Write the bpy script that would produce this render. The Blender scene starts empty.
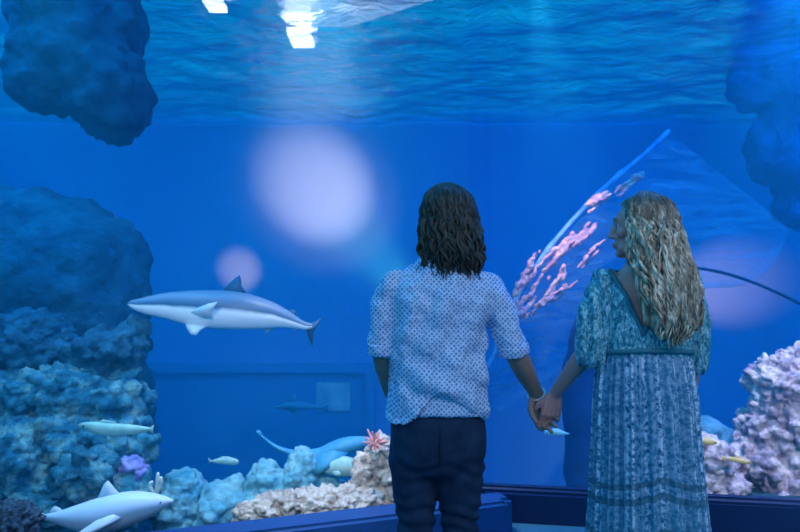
import bpy, bmesh, math, random
from mathutils import Vector, Matrix, noise, Quaternion
random.seed(7)
sc = bpy.context.scene
C = sc.collection
PI = math.pi
F = 622.0
PITCH = math.atan(34 / F)
CAMZ = 1.36

# ------------------------------------------------------------------ camera
cam = bpy.data.objects.new('camera', bpy.data.cameras.new('camera'))
C.objects.link(cam)
cam.data.sensor_width = 36
cam.data.lens = F / 800 * 36
cam.location = (0, 0, CAMZ)
cam.rotation_euler = (PI / 2 + PITCH, 0, 0)
cam.data.dof.use_dof = True
cam.data.dof.focus_distance = 2.35
cam.data.dof.aperture_fstop = 4.5
sc.camera = cam


def P(px, py, Y):
    """a place Y metres ahead, sighted through the picture point"""
    u, v = (px - 400) / F, (266 - py) / F
    d = Vector((u, math.cos(PITCH) - v * math.sin(PITCH), math.sin(PITCH) + v * math.cos(PITCH)))
    s = Y / d.y
    return Vector((d.x * s, Y, CAMZ + d.z * s))


# ------------------------------------------------------------------ naming
def tag(o, label=None, cat=None, group=None, kind=None):
    if label: o['label'] = label
    if cat: o['category'] = cat
    if group: o['group'] = group
    if kind: o['kind'] = kind
    return o


def empty(name, loc, label=None, cat=None, group=None):
    o = bpy.data.objects.new(name, None)
    o.empty_display_size = .05
    C.objects.link(o)
    o.location = loc
    return tag(o, label, cat, group)


def link(name, me, mat, parent=None, smooth=True):
    o = bpy.data.objects.new(name, me)
    C.objects.link(o)
    if mat is not None:
        me.materials.clear()
        me.materials.append(mat)
    if smooth:
        for p in me.polygons: p.use_smooth = True
    if parent is not None:
        o.parent = parent
        o.matrix_parent_inverse = Matrix.Translation(-parent.location)
    return o


def obj(name, bm, mat, parent=None, smooth=True):
    me = bpy.data.meshes.new(name)
    bmesh.ops.recalc_face_normals(bm, faces=bm.faces[:])
    bm.to_mesh(me)
    bm.free()
    return link(name, me, mat, parent, smooth)


def bake(bm, mods):
    """runs modifiers on a temporary mesh and gives back the result"""
    me = bpy.data.meshes.new('tmp')
    bmesh.ops.recalc_face_normals(bm, faces=bm.faces[:])
    bm.to_mesh(me)
    bm.free()
    o = bpy.data.objects.new('tmp', me)
    C.objects.link(o)
    for t, kw in mods:
        m = o.modifiers.new(t, t)
        for k, v in kw.items(): setattr(m, k, v)
    dg = bpy.context.evaluated_depsgraph_get()
    dg.update()
    out = bpy.data.meshes.new_from_object(o.evaluated_get(dg))
    bpy.data.objects.remove(o)
    bpy.data.meshes.remove(me)
    return out


def texture(kind, scale, **kw):
    t = bpy.data.textures.new(kind, kind)
    t.noise_scale = scale
    for k, v in kw.items(): setattr(t, k, v)
    return t


# ------------------------------------------------------------------ materials
def new_mat(name):
    m = bpy.data.materials.new(name)
    m.use_nodes = True
    nt = m.node_tree
    nt.nodes.clear()
    out = nt.nodes.new('ShaderNodeOutputMaterial')
    return m, nt, out


def N(nt, t, **kw):
    n = nt.nodes.new(t)
    for k, v in kw.items():
        if k.startswith('_'): n.inputs[k[1:].replace('_', ' ')].default_value = v
        else: setattr(n, k, v)
    return n


def ramp(nt, stops, interp='LINEAR'):
    r = nt.nodes.new('ShaderNodeValToRGB')
    r.color_ramp.interpolation = interp
    e = r.color_ramp.elements
    while len(e) < len(stops): e.new(.5)
    for i, (p, c) in enumerate(stops):
        e[i].position = p
        e[i].color = (*c, 1)
    return r


def noisy(name, c1, c2, scale=5, rough=.7, bump=.3, bscale=None, detail=6, spec=.3, c3=None, dist=.02, metallic=0):
    m, nt, out = new_mat(name)
    b = N(nt, 'ShaderNodeBsdfPrincipled', _Roughness=rough, _Metallic=metallic)
    b.inputs['Specular IOR Level'].default_value = spec
    tc = N(nt, 'ShaderNodeTexCoord')
    n1 = N(nt, 'ShaderNodeTexNoise', _Scale=scale, _Detail=detail, _Roughness=.6)
    nt.links.new(tc.outputs['Object'], n1.inputs['Vector'])
    st = [(.33, c1), (.66, c2)] if c3 is None else [(.3, c1), (.5, c2), (.68, c3)]
    r = ramp(nt, st)
    nt.links.new(n1.outputs['Fac'], r.inputs['Fac'])
    nt.links.new(r.outputs['Color'], b.inputs['Base Color'])
    if bump:
        n2 = N(nt, 'ShaderNodeTexNoise', _Scale=bscale or scale * 4, _Detail=8, _Roughness=.65)
        nt.links.new(tc.outputs['Object'], n2.inputs['Vector'])
        bp = N(nt, 'ShaderNodeBump', _Strength=bump, _Distance=dist)
        nt.links.new(n2.outputs['Fac'], bp.inputs['Height'])
        nt.links.new(bp.outputs['Normal'], b.inputs['Normal'])
    nt.links.new(b.outputs[0], out.inputs['Surface'])
    return m


M_WALL = noisy('tank_wall_paint', (.10, .36, .76), (.115, .40, .80), .5, .9, .0)
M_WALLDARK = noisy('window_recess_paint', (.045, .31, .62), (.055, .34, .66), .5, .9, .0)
M_LEDGE = noisy('blue_ledge_paint', (.010, .055, .19), (.013, .065, .22), 4, .42, .05, 30)
M_NAVY = noisy('navy_ledge_paint', (.005, .022, .08), (.006, .026, .095), 4, .42, .05, 30)
M_FLOOR = noisy('hall_floor_vinyl', (.03, .14, .23), (.04, .17, .27), 6, .45, .1, 60)
M_TROCK = noisy('teal_rock', (.008, .10, .18), (.05, .28, .38), 5.5, .95, 1.0, 26, c3=(.42, .66, .58), dist=.05, detail=10)
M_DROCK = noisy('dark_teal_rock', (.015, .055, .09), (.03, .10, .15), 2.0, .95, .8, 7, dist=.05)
M_MROCK = noisy('less_lit_teal_rock', (.015, .10, .18), (.04, .20, .30), 3.5, .95, .9, 18, dist=.05)  # teal rock darkened for the less lit upper stack
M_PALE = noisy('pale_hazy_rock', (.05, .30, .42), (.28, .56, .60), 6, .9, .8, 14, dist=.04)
M_CORAL = noisy('beige_coral_rock', (.30, .22, .20), (.74, .63, .53), 9, .9, 1.0, 34, c3=(.95, .88, .76), dist=.03)
M_PINKROCK = noisy('pinkish_coral_rock', (.14, .13, .25), (.56, .46, .52), 8, .9, 1.0, 26, c3=(.95, .84, .82), dist=.03)
M_BLACKROCK = noisy('black_rubble', (.01, .02, .04), (.14, .2, .26), 30, .8, 1.0, 50, dist=.02)
M_COLUMN = noisy('dark_blue_spire', (.01, .05, .17), (.02, .08, .24), 2.5, .95, .5, 7, dist=.04)
M_PURPLE = noisy('purple_sponge', (.22, .22, .55), (.42, .40, .72), 9, .9, .6, 30)
M_PINK = noisy('pink_anemone', (.75, .22, .2), (.98, .48, .42), 20, .6, .2)
M_WHITECORAL = noisy('white_coral', (.75, .78, .7), (.95, .95, .85), 20, .7, .4)
M_STREAK = noisy('coral_reflection_pink', (.30, .22, .45), (.90, .48, .48), 7, .8, .8, 20, c3=(1.0, .72, .55), dist=.02)
M_TUNNELRIM = noisy('dark_tunnel_rim', (.005, .02, .08), (.01, .03, .12), 5, .5, 0)
M_SAND = noisy('tank_bed', (.10, .22, .35), (.14, .3, .42), 3, .95, .5)
M_MANSKIN = noisy('tan_skin', (.27, .155, .115), (.32, .19, .14), 12, .5, .08, 120, spec=.4)
M_WOSKIN = noisy('light_tan_skin', (.54, .23, .20), (.60, .27, .24), 12, .5, .05, 120, spec=.4)
M_JEANS = noisy('dark_denim', (.006, .018, .045), (.014, .036, .08), 14, .85, .35, 260)
M_JEANSEAM = noisy('denim_seam', (.006, .014, .035), (.012, .024, .05), 14, .85, .3, 200)
M_SHOE = noisy('dark_leather', (.02, .018, .016), (.03, .028, .025), 20, .4, .1)
M_SOLE = noisy('pale_sole', (.3, .3, .3), (.36, .36, .36), 20, .7, .1)
M_METAL = noisy('pale_bracelet', (.55, .55, .55), (.7, .7, .7), 20, .35, 0, spec=.5)
M_EYE = noisy('eye_white', (.6, .6, .6), (.65, .65, .65), 20, .2, 0)
M_BLACK = noisy('black_gloss', (.004, .004, .006), (.006, .006, .01), 10, .2, 0)
M_LIP = noisy('lip', (.4, .16, .15), (.45, .2, .18), 20, .4, 0)
M_YELLOW = noisy('yellow_fish_skin', (.75, .5, .2), (.9, .68, .3), 20, .5, .1)
M_FPALE = noisy('pale_green_fish_skin', (.26, .52, .48), (.46, .68, .58), 14, .5, .1)
M_FCYAN = noisy('cyan_fish_skin', (.25, .75, .95), (.5, .92, 1.0), 14, .4, .05)
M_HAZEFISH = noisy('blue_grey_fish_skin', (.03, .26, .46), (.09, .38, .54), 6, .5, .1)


def toned(name, dark, mid, light, lo=.40, hi=.56):
    m, nt, out = new_mat(name)
    b = N(nt, 'ShaderNodeBsdfPrincipled', _Roughness=.42)
    at = N(nt, 'ShaderNodeAttribute', attribute_name='tone')
    tc = N(nt, 'ShaderNodeTexCoord')
    nz = N(nt, 'ShaderNodeTexNoise', _Scale=7, _Detail=4)
    nt.links.new(tc.outputs['Object'], nz.inputs['Vector'])
    mm = N(nt, 'ShaderNodeMath', operation='MULTIPLY_ADD')
    nt.links.new(nz.outputs['Fac'], mm.inputs[0])
    mm.inputs[1].default_value = .12
    nt.links.new(at.outputs['Fac'], mm.inputs[2])
    r = ramp(nt, [(lo, light), (hi, mid), (.95, dark)])
    nt.links.new(mm.outputs[0], r.inputs['Fac'])
    nt.links.new(r.outputs['Color'], b.inputs['Base Color'])
    nt.links.new(b.outputs[0], out.inputs['Surface'])
    return m


M_SHARK = toned('reef_shark_skin', (.20, .27, .36), (.03, .11, .21), (.95, .97, .98), .52, .63)
M_SHARK2 = toned('pale_shark_skin', (.62, .72, .88), (.55, .66, .82), (.9, .93, .97), .2, .5)
M_FIN = noisy('shark_fin_skin', (.04, .10, .18), (.06, .14, .24), 8, .45, 0)
M_FINPALE = noisy('pale_fin_skin', (.6, .68, .76), (.75, .8, .86), 8, .45, 0)


def mat_hair(name, c1, c2, c3, scale=60, rough=.6, root=None):
    m, nt, out = new_mat(name)
    b = N(nt, 'ShaderNodeBsdfPrincipled', _Roughness=rough)
    tc = N(nt, 'ShaderNodeTexCoord')
    mp = N(nt, 'ShaderNodeMapping')
    mp.inputs['Scale'].default_value = (1, 1, .10)
    nt.links.new(tc.outputs['Object'], mp.inputs['Vector'])
    n1 = N(nt, 'ShaderNodeTexNoise', _Scale=scale, _Detail=5, _Roughness=.6)
    nt.links.new(mp.outputs[0], n1.inputs['Vector'])
    r = ramp(nt, [(.34, c1), (.5, c2), (.64, c3)])
    nt.links.new(n1.outputs['Fac'], r.inputs['Fac'])
    if root:                                    # undyed darker roots on the crown
        sep = N(nt, 'ShaderNodeSeparateXYZ'); nt.links.new(tc.outputs['Object'], sep.inputs[0])
        mr = N(nt, 'ShaderNodeMapRange'); mr.inputs[1].default_value, mr.inputs[2].default_value = root
        mr.inputs[4].default_value = .8
        nt.links.new(sep.outputs[2], mr.inputs[0])
        mx = N(nt, 'ShaderNodeMix', data_type='RGBA')
        nt.links.new(mr.outputs[0], mx.inputs[0]); nt.links.new(r.outputs['Color'], mx.inputs[6]); mx.inputs[7].default_value = (.03, .03, .025, 1)
        nt.links.new(mx.outputs[2], b.inputs['Base Color'])
    else:
        nt.links.new(r.outputs['Color'], b.inputs['Base Color'])
    n2 = N(nt, 'ShaderNodeTexNoise', _Scale=scale * 4, _Detail=3)
    nt.links.new(mp.outputs[0], n2.inputs['Vector'])
    bp = N(nt, 'ShaderNodeBump', _Strength=.6, _Distance=.003)
    nt.links.new(n2.outputs['Fac'], bp.inputs['Height'])
    nt.links.new(bp.outputs['Normal'], b.inputs['Normal'])
    nt.links.new(b.outputs[0], out.inputs['Surface'])
    return m


M_HAIRDARK = mat_hair('dark_brown_hair', (.005, .005, .004), (.016, .014, .010), (.06, .048, .032))
M_HAIRBLOND = mat_hair('blond_hair', (.08, .055, .035), (.32, .24, .165), (.88, .72, .54), root=(1.62, 1.70))


def mat_shirt():
    m, nt, out = new_mat('printed_cotton')
    b = N(nt, 'ShaderNodeBsdfPrincipled', _Roughness=.85)
    tc = N(nt, 'ShaderNodeTexCoord')
    mp = N(nt, 'ShaderNodeMapping')
    mp0 = N(nt, 'ShaderNodeMapping'); mp0.inputs['Scale'].default_value = (1, 0, 1)
    nt.links.new(tc.outputs['Object'], mp0.inputs['Vector'])
    mp.inputs['Rotation'].default_value = (0, .78, 0)
    nt.links.new(mp0.outputs[0], mp.inputs['Vector'])
    v = N(nt, 'ShaderNodeTexVoronoi', _Scale=82, _Randomness=.25)
    nt.links.new(mp.outputs[0], v.inputs['Vector'])
    r = ramp(nt, [(.24, (.10, .20, .42)), (.46, (.52, .60, .78))])
    nt.links.new(v.outputs['Distance'], r.inputs['Fac'])
    nt.links.new(r.outputs['Color'], b.inputs['Base Color'])
    n2 = N(nt, 'ShaderNodeTexNoise', _Scale=9, _Detail=3, _Distortion=.6)
    nt.links.new(tc.outputs['Object'], n2.inputs['Vector'])
    bp = N(nt, 'ShaderNodeBump', _Strength=.5, _Distance=.025)
    nt.links.new(n2.outputs['Fac'], bp.inputs['Height'])
    nt.links.new(bp.outputs['Normal'], b.inputs['Normal'])
    nt.links.new(b.outputs[0], out.inputs['Surface'])
    return m


M_SHIRT = mat_shirt()


def mat_bodice():
    m, nt, out = new_mat('teal_paisley_bodice')
    b = N(nt, 'ShaderNodeBsdfPrincipled', _Roughness=.8)
    tc = N(nt, 'ShaderNodeTexCoord')
    mp = N(nt, 'ShaderNodeMapping')
    mp.inputs['Scale'].default_value = (1, .4, .45)
    nt.links.new(tc.outputs['Object'], mp.inputs['Vector'])
    n1 = N(nt, 'ShaderNodeTexNoise', _Scale=75, _Detail=4, _Roughness=.7, _Distortion=1.5)
    nt.links.new(mp.outputs[0], n1.inputs['Vector'])
    r = ramp(nt, [(.40, (.015, .13, .20)), (.50, (.06, .30, .38)), (.60, (.38, .60, .66))])
    nt.links.new(n1.outputs['Fac'], r.inputs['Fac'])
    nt.links.new(r.outputs['Color'], b.inputs['Base Color'])
    n2 = N(nt, 'ShaderNodeTexNoise', _Scale=22, _Detail=3)
    nt.links.new(mp.outputs[0], n2.inputs['Vector'])
    bp = N(nt, 'ShaderNodeBump', _Strength=.6, _Distance=.02)
    nt.links.new(n2.outputs['Fac'], bp.inputs['Height'])
    nt.links.new(bp.outputs['Normal'], b.inputs['Normal'])
    nt.links.new(b.outputs[0], out.inputs['Surface'])
    return m


def mat_skirt():
    """u runs round the skirt, v is the height in metres"""
    m, nt, out = new_mat('teal_floral_skirt')
    L = nt.links.new
    b = N(nt, 'ShaderNodeBsdfPrincipled', _Roughness=.8)
    uv = N(nt, 'ShaderNodeUVMap', uv_map='UVMap')
    sep = N(nt, 'ShaderNodeSeparateXYZ')
    L(uv.outputs[0], sep.inputs[0])
    # floral print
    v = N(nt, 'ShaderNodeTexVoronoi', _Scale=62, _Randomness=1.0)
    L(uv.outputs[0], v.inputs['Vector'])
    nz = N(nt, 'ShaderNodeTexNoise', _Scale=110, _Detail=5, _Roughness=.75, _Distortion=1.0)
    L(uv.outputs[0], nz.inputs['Vector'])
    add = N(nt, 'ShaderNodeMath', operation='MULTIPLY_ADD')
    L(nz.outputs['Fac'], add.inputs[0]); add.inputs[1].default_value = 1.2
    vd = N(nt, 'ShaderNodeMath', operation='MULTIPLY'); vd.inputs[1].default_value = .4
    L(v.outputs['Distance'], vd.inputs[0]); L(vd.outputs[0], add.inputs[2])
    r1 = ramp(nt, [(.68, (.008, .10, .19)), (.79, (.16, .30, .45)), (.90, (.62, .68, .84))])
    L(add.outputs[0], r1.inputs['Fac'])
    # broad vertical panels
    ws = N(nt, 'ShaderNodeTexNoise', noise_dimensions='1D', _Scale=60, _Detail=2)
    L(sep.outputs[0], ws.inputs['W'])
    r2 = ramp(nt, [(.42, (0, 0, 0)), (.50, (1, 1, 1))])
    L(ws.outputs['Fac'], r2.inputs['Fac'])
    mul = N(nt, 'ShaderNodeMath', operation='MULTIPLY'); mul.inputs[1].default_value = .7
    L(r2.outputs['Color'], mul.inputs[0])
    mix = N(nt, 'ShaderNodeMix', data_type='RGBA')
    L(mul.outputs[0], mix.inputs[0]); L(r1.outputs['Color'], mix.inputs[6])
    mix.inputs[7].default_value = (.02, .19, .33, 1)
    # hem bands: dark double lines and a teal border below
    rb = ramp(nt, [(0, (0, 0, 0)), (.50, (1, 1, 1)), (.52, (0, 0, 0)), (.545, (0, 0, 0)), (.555, (1, 1, 1)), (.575, (0, 0, 0)),
                   (.66, (0, 0, 0)), (.665, (1, 1, 1)), (.69, (0, 0, 0)), (.71, (0, 0, 0)), (.715, (1, 1, 1)), (.735, (0, 0, 0))], 'CONSTANT')
    bv = N(nt, 'ShaderNodeAttribute', attribute_name='band')
    L(bv.outputs['Fac'], rb.inputs['Fac'])
    rb.color_ramp.elements[0].position = 0
    mix2 = N(nt, 'ShaderNodeMix', data_type='RGBA')
    m2 = N(nt, 'ShaderNodeMath', operation='MULTIPLY'); m2.inputs[1].default_value = .75
    L(rb.outputs['Color'], m2.inputs[0])
    L(m2.outputs[0], mix2.inputs[0]); L(mix.outputs[2], mix2.inputs[6])
    mix2.inputs[7].default_value = (.015, .11, .17, 1)
    # border tint
    lt = ramp(nt, [(0, (1, 1, 1)), (.50, (0, 0, 0)), (.575, (.35, .35, .35)), (.66, (0, 0, 0))], 'CONSTANT')
    L(bv.outputs['Fac'], lt.inputs['Fac'])
    m3 = N(nt, 'ShaderNodeMath', operation='MULTIPLY'); m3.inputs[1].default_value = .55
    L(lt.outputs['Color'], m3.inputs[0])
    mix3 = N(nt, 'ShaderNodeMix', data_type='RGBA')
    L(m3.outputs[0], mix3.inputs[0]); L(mix2.outputs[2], mix3.inputs[6])
    mix3.inputs[7].default_value = (.04, .22, .30, 1)
    L(mix3.outputs[2], b.inputs['Base Color'])
    L(b.outputs[0], out.inputs['Surface'])
    return m


M_BODICE = mat_bodice()
M_SKIRT = mat_skirt()
M_TRIM = noisy('dark_teal_ribbon', (.02, .13, .19), (.04, .19, .25), 60, .7, .2)


def mat_clear():
    m, nt, out = new_mat('clear_acrylic')
    t = N(nt, 'ShaderNodeBsdfTransparent')
    t.inputs['Color'].default_value = (.94, .97, 1, 1)
    nt.links.new(t.outputs[0], out.inputs['Surface'])
    return m


def mat_water():
    m, nt, out = new_mat('tank_water_haze')
    s = N(nt, 'ShaderNodeVolumeScatter', _Density=.055)
    s.inputs['Color'].default_value = (.02, .60, 1, 1)
    a = N(nt, 'ShaderNodeVolumeAbsorption', _Density=.075)
    a.inputs['Color'].default_value = (.35, .66, .93, 1)
    ad = N(nt, 'ShaderNodeAddShader')
    nt.links.new(s.outputs[0], ad.inputs[0]); nt.links.new(a.outputs[0], ad.inputs[1])
    nt.links.new(ad.outputs[0], out.inputs['Volume'])
    return m


def mat_surface():
    """a mirror at grazing angles, as water is from below, letting some of the hall above through when steeper"""
    m, nt, out = new_mat('rippled_water_surface')
    L = nt.links.new
    g = N(nt, 'ShaderNodeBsdfGlossy', _Roughness=.08)
    g.inputs['Color'].default_value = (.8, .97, 1, 1)
    t = N(nt, 'ShaderNodeBsdfTransparent')
    t.inputs['Color'].default_value = (.8, .97, 1, 1)
    f = N(nt, 'ShaderNodeBsdfRefraction', _Roughness=.03, _IOR=1.12)
    f.inputs['Color'].default_value = (.85, .97, 1, 1)
    tc = N(nt, 'ShaderNodeTexCoord')
    mp = N(nt, 'ShaderNodeMapping'); mp.inputs['Scale'].default_value = (1, 1.5, 1)
    L(tc.outputs['Object'], mp.inputs['Vector'])
    nz = N(nt, 'ShaderNodeTexNoise', _Scale=2.4, _Detail=6, _Roughness=.6, _Distortion=1.3)
    L(mp.outputs[0], nz.inputs['Vector'])
    bp = N(nt, 'ShaderNodeBump', _Strength=.5, _Distance=.14)
    L(nz.outputs['Fac'], bp.inputs['Height'])
    L(bp.outputs['Normal'], g.inputs['Normal']); L(bp.outputs['Normal'], f.inputs['Normal'])
    m1 = N(nt, 'ShaderNodeMixShader', _Fac=.75)
    L(t.outputs[0], m1.inputs[1]); L(f.outputs[0], m1.inputs[2])
    lw = N(nt, 'ShaderNodeLayerWeight', _Blend=.5)
    L(bp.outputs['Normal'], lw.inputs['Normal'])
    r = ramp(nt, [(.40, (.25, .25, .25)), (.62, (.45, .45, .45)), (.80, (.95, .95, .95))])
    L(lw.outputs['Facing'], r.inputs['Fac'])
    mx = N(nt, 'ShaderNodeMixShader')
    L(r.outputs['Color'], mx.inputs[0]); L(m1.outputs[0], mx.inputs[1]); L(g.outputs[0], mx.inputs[2])
    L(mx.outputs[0], out.inputs['Surface'])
    return m


def mat_canopy():
    m, nt, out = new_mat('caustic_streak_acrylic')
    d = N(nt, 'ShaderNodeBsdfPrincipled', _Roughness=.25)
    d.inputs['Base Color'].default_value = (.30, .68, .95, 1)
    t = N(nt, 'ShaderNodeBsdfTransparent')
    t.inputs['Color'].default_value = (.92, .97, 1, 1)
    tc = N(nt, 'ShaderNodeTexCoord')
    mp = N(nt, 'ShaderNodeMapping')
    mp.inputs['Rotation'].default_value = (0, .95, 0)
    mp.inputs['Scale'].default_value = (.5, 1, 3.2)
    nt.links.new(tc.outputs['Object'], mp.inputs['Vector'])
    nz = N(nt, 'ShaderNodeTexNoise', _Scale=2.6, _Detail=6, _Roughness=.62, _Distortion=1.0)
    nt.links.new(mp.outputs[0], nz.inputs['Vector'])
    r = ramp(nt, [(.42, (.08, .08, .08)), (.60, (.30, .30, .30)), (.72, (.60, .60, .60))])  # pale wavy bands stand in for caustic light on the acrylic
    nt.links.new(nz.outputs['Fac'], r.inputs['Fac'])
    mx = N(nt, 'ShaderNodeMixShader')
    nt.links.new(r.outputs['Color'], mx.inputs[0])
    nt.links.new(t.outputs[0], mx.inputs[1]); nt.links.new(d.outputs[0], mx.inputs[2])
    nt.links.new(mx.outputs[0], out.inputs['Surface'])
    return m


def mat_emit(name, col, s):
    m, nt, out = new_mat(name)
    e = N(nt, 'ShaderNodeEmission', _Strength=s)
    e.inputs['Color'].default_value = (*col, 1)
    nt.links.new(e.outputs[0], out.inputs['Surface'])
    return m


# ------------------------------------------------------------------ shape helpers
def box(bm, lo, hi):
    v = [bm.verts.new((x, y, z)) for x in (lo[0], hi[0]) for y in (lo[1], hi[1]) for z in (lo[2], hi[2])]
    for f in ((0, 1, 3, 2), (4, 6, 7, 5), (0, 4, 5, 1), (2, 3, 7, 6), (0, 2, 6, 4), (1, 5, 7, 3)):
        bm.faces.new([v[i] for i in f])


def prism(bm, poly, z0, z1):
    a = [bm.verts.new((x, y, z0)) for x, y in poly]
    b = [bm.verts.new((x, y, z1)) for x, y in poly]
    n = len(poly)
    bm.faces.new(a[::-1]); bm.faces.new(b)
    for i in range(n): bm.faces.new((a[i], a[(i + 1) % n], b[(i + 1) % n], b[i]))


def rings_to_faces(bm, rings, cap=True):
    n = len(rings[0])
    for a, b in zip(rings, rings[1:]):
        for i in range(n): bm.faces.new((a[i], a[(i + 1) % n], b[(i + 1) % n], b[i]))
    if cap:
        bm.faces.new(rings[0][::-1]); bm.faces.new(rings[-1])


def loft_z(bm, secs, seg=40, power=2.3, tilt=None):
    """sections (x, y, z, rx, ry); tilt(angle, index) lowers or lifts a point"""
    rings = []
    for k, (cx, cy, z, rx, ry) in enumerate(secs):
        r = []
        for i in range(seg):
            a = 2 * PI * i / seg
            ca, sa = math.cos(a), math.sin(a)
            x = math.copysign(abs(ca) ** (2 / power), ca) * rx
            y = math.copysign(abs(sa) ** (2 / power), sa) * ry
            dz = tilt(a, k) if tilt else 0
            r.append(bm.verts.new((cx + x, cy + y, z + dz)))
        rings.append(r)
    rings_to_faces(bm, rings)


def tube(bm, pts, rads, seg=12, flat=1.0, up=None, caps=True):
    pts = [Vector(p) for p in pts]
    n = len(pts)
    if not isinstance(rads, (list, tuple)): rads = [rads] * n
    tan = [(pts[min(i + 1, n - 1)] - pts[max(i - 1, 0)]).normalized() for i in range(n)]
    ref = Vector(up) if up else (Vector((0, 1, 0)) if abs(tan[0].y) < .8 else Vector((1, 0, 0)))
    u = (ref - tan[0] * ref.dot(tan[0])).normalized()
    P_, R_, U_, T_ = [], [], [], []
    us = []
    for i in range(n):
        u = (u - tan[i] * u.dot(tan[i])).normalized()
        us.append(u.copy())
    if caps:
        for s in (0.98, .75, .4):
            c = math.sqrt(1 - s * s)
            P_.append(pts[0] - tan[0] * rads[0] * s); R_.append(rads[0] * c); U_.append(us[0]); T_.append(tan[0])
    for i in range(n):
        P_.append(pts[i]); R_.append(rads[i]); U_.append(us[i]); T_.append(tan[i])
    if caps:
        for s in (.4, .75, .98):
            c = math.sqrt(1 - s * s)
            P_.append(pts[-1] + tan[-1] * rads[-1] * s); R_.append(rads[-1] * c); U_.append(us[-1]); T_.append(tan[-1])
    rings = []
    for p, r, uu, t in zip(P_, R_, U_, T_):
        w = t.cross(uu)
        rings.append([bm.verts.new(p + uu * (r * flat * math.cos(2 * PI * k / seg)) + w * (r * math.sin(2 * PI * k / seg))) for k in range(seg)])
    rings_to_faces(bm, rings)


def ball(bm, c, r, sub=3, rot=None):
    if not isinstance(r, (tuple, list)): r = (r, r, r)
    m = Matrix.Translation(Vector(c)) @ (rot.to_4x4() if rot else Matrix.Identity(4)) @ Matrix.Diagonal((*r, 1))
    bmesh.ops.create_icosphere(bm, subdivisions=sub, radius=1, matrix=m)


def spline(pts, n):
    """Catmull-Rom through tuples of any length"""
    out = []
    m = len(pts)
    for i in range(m - 1):
        p0, p1, p2, p3 = pts[max(i - 1, 0)], pts[i], pts[i + 1], pts[min(i + 2, m - 1)]
        for k in range(n):
            t = k / n
            out.append(tuple(.5 * (2 * b + (c - a) * t + (2 * a - 5 * b + 4 * c - d) * t * t + (3 * b - a - 3 * c + d) * t ** 3)
                             for a, b, c, d in zip(p0, p1, p2, p3)))
    out.append(tuple(pts[-1]))
    return out


# ------------------------------------------------------------------ the hall and the tank shell
ZS = 4.5                      # height of the water surface
GA, GB = Vector((-4.2, 2.155)), Vector((.56, 3.81))      # foot of the left pane
GC, GD = Vector((.45, 4.02)), Vector((5.0, 3.22))        # foot of the right pane
dl = (GB - GA).normalized(); nl = Vector((dl.y, -dl.x))   # towards the visitors
dr = (GD - GC).normalized(); nr = Vector((dr.y, -dr.x))


def strip(a, b, n, w0, w1, z0, z1):
    bm = bmesh.new()
    q = [a + n * w0, b + n * w0, b + n * w1, a + n * w1]
    prism(bm, [(p.x, p.y) for p in q], z0, z1)
    return bm


bm = bmesh.new(); prism(bm, [(-5, -3), (5.2, -3), (5.2, GD.y - .1), (GD.x, GD.y), (GC.x, GC.y), (GB.x, GB.y), (GA.x, GA.y), (-5, 1.85)], -.1, 0)
tag(obj('floor', bm, M_FLOOR, smooth=False), 'dim teal vinyl hall floor in front of the tank', kind='structure')


def ledge(name, a, b, n, depth, h, label, bev=.02, mat=M_NAVY):
    bm = bmesh.new()
    q = [a - n * .03, b - n * .03, b + n * depth, a + n * depth]
    prism(bm, [(p.x, p.y) for p in q], 0, h)
    vert = [e for e in bm.edges if abs(e.verts[0].co.z - e.verts[1].co.z) > .05]
    endv = [e for e in vert if (Vector(e.verts[0].co.xy) - (b + n * depth)).length < .01]
    if endv: bmesh.ops.bevel(bm, geom=endv, offset=.05, segments=8, affect='EDGES')
    top = [e for e in bm.edges if e.verts[0].co.z > h - .01 and e.verts[1].co.z > h - .01]
    bmesh.ops.bevel(bm, geom=top, offset=bev, segments=3, affect='EDGES')
    o = obj(name, bm, mat, smooth=False)
    tag(o, label, kind='structure')
    return o


ledge('trim_1', GA, GB + dl * .06, nl, .17, .20, 'navy ledge with rounded end under the left pane', mat=M_LEDGE)
ledge('trim_2', GC - dr * .1, GD, nr, .06, .205, 'dark navy kerb under the right pane')

M_CLEAR = mat_clear()
tag(obj('window_1', strip(GA, GB, nl, -.01, .01, .19, ZS + .3), M_CLEAR, smooth=False), 'clear acrylic pane of the left side', kind='structure')
tag(obj('window_2', strip(GC, GD, nr, -.01, .01, .19, ZS + .3), M_CLEAR, smooth=False), 'clear acrylic pane of the right side', kind='structure')

YB = 11.0
bm = bmesh.new(); box(bm, (-9.2, YB, -2.6), (9.2, YB + .2, ZS + .1))
# opening of the far window is a frame and recess standing proud of it
tag(obj('wall_back', bm, M_WALL, smooth=False), 'blue painted far wall of the tank', kind='structure')
bm = bmesh.new(); box(bm, (-9.2, 1.8, -2.6), (-9.0, YB, ZS + .1))
tag(obj('wall_left', bm, M_WALL, smooth=False), 'blue painted left tank wall', kind='structure')
bm = bmesh.new(); box(bm, (9.0, 1.8, -2.6), (9.2, YB, ZS + .1))
tag(obj('wall_right', bm, M_WALL, smooth=False), 'blue painted right tank wall', kind='structure')
bm = bmesh.new(); box(bm, (-9.2, 1.8, -2.8), (9.2, YB + .2, -2.6))
tag(obj('tank_floor', bm, M_SAND, smooth=False), 'deep tank floor', kind='structure')
bm = bmesh.new()
prism(bm, [(GA.x, GA.y + .06), (GB.x, GB.y + .06), (GC.x, GC.y + .1), (GD.x, GD.y + .1), (GD.x, GD.y + .05), (GC.x, GC.y + .04), (GB.x, GB.y + .04), (GA.x, GA.y + .03)][:4] +
      [(GD.x, GD.y - .02), (GB.x + .06, GB.y + .08), (GA.x, GA.y - .02)], -2.6, .17)
tag(obj('wall_front', bm, M_NAVY, smooth=False), 'front wall of the tank below the panes', kind='structure')

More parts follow.
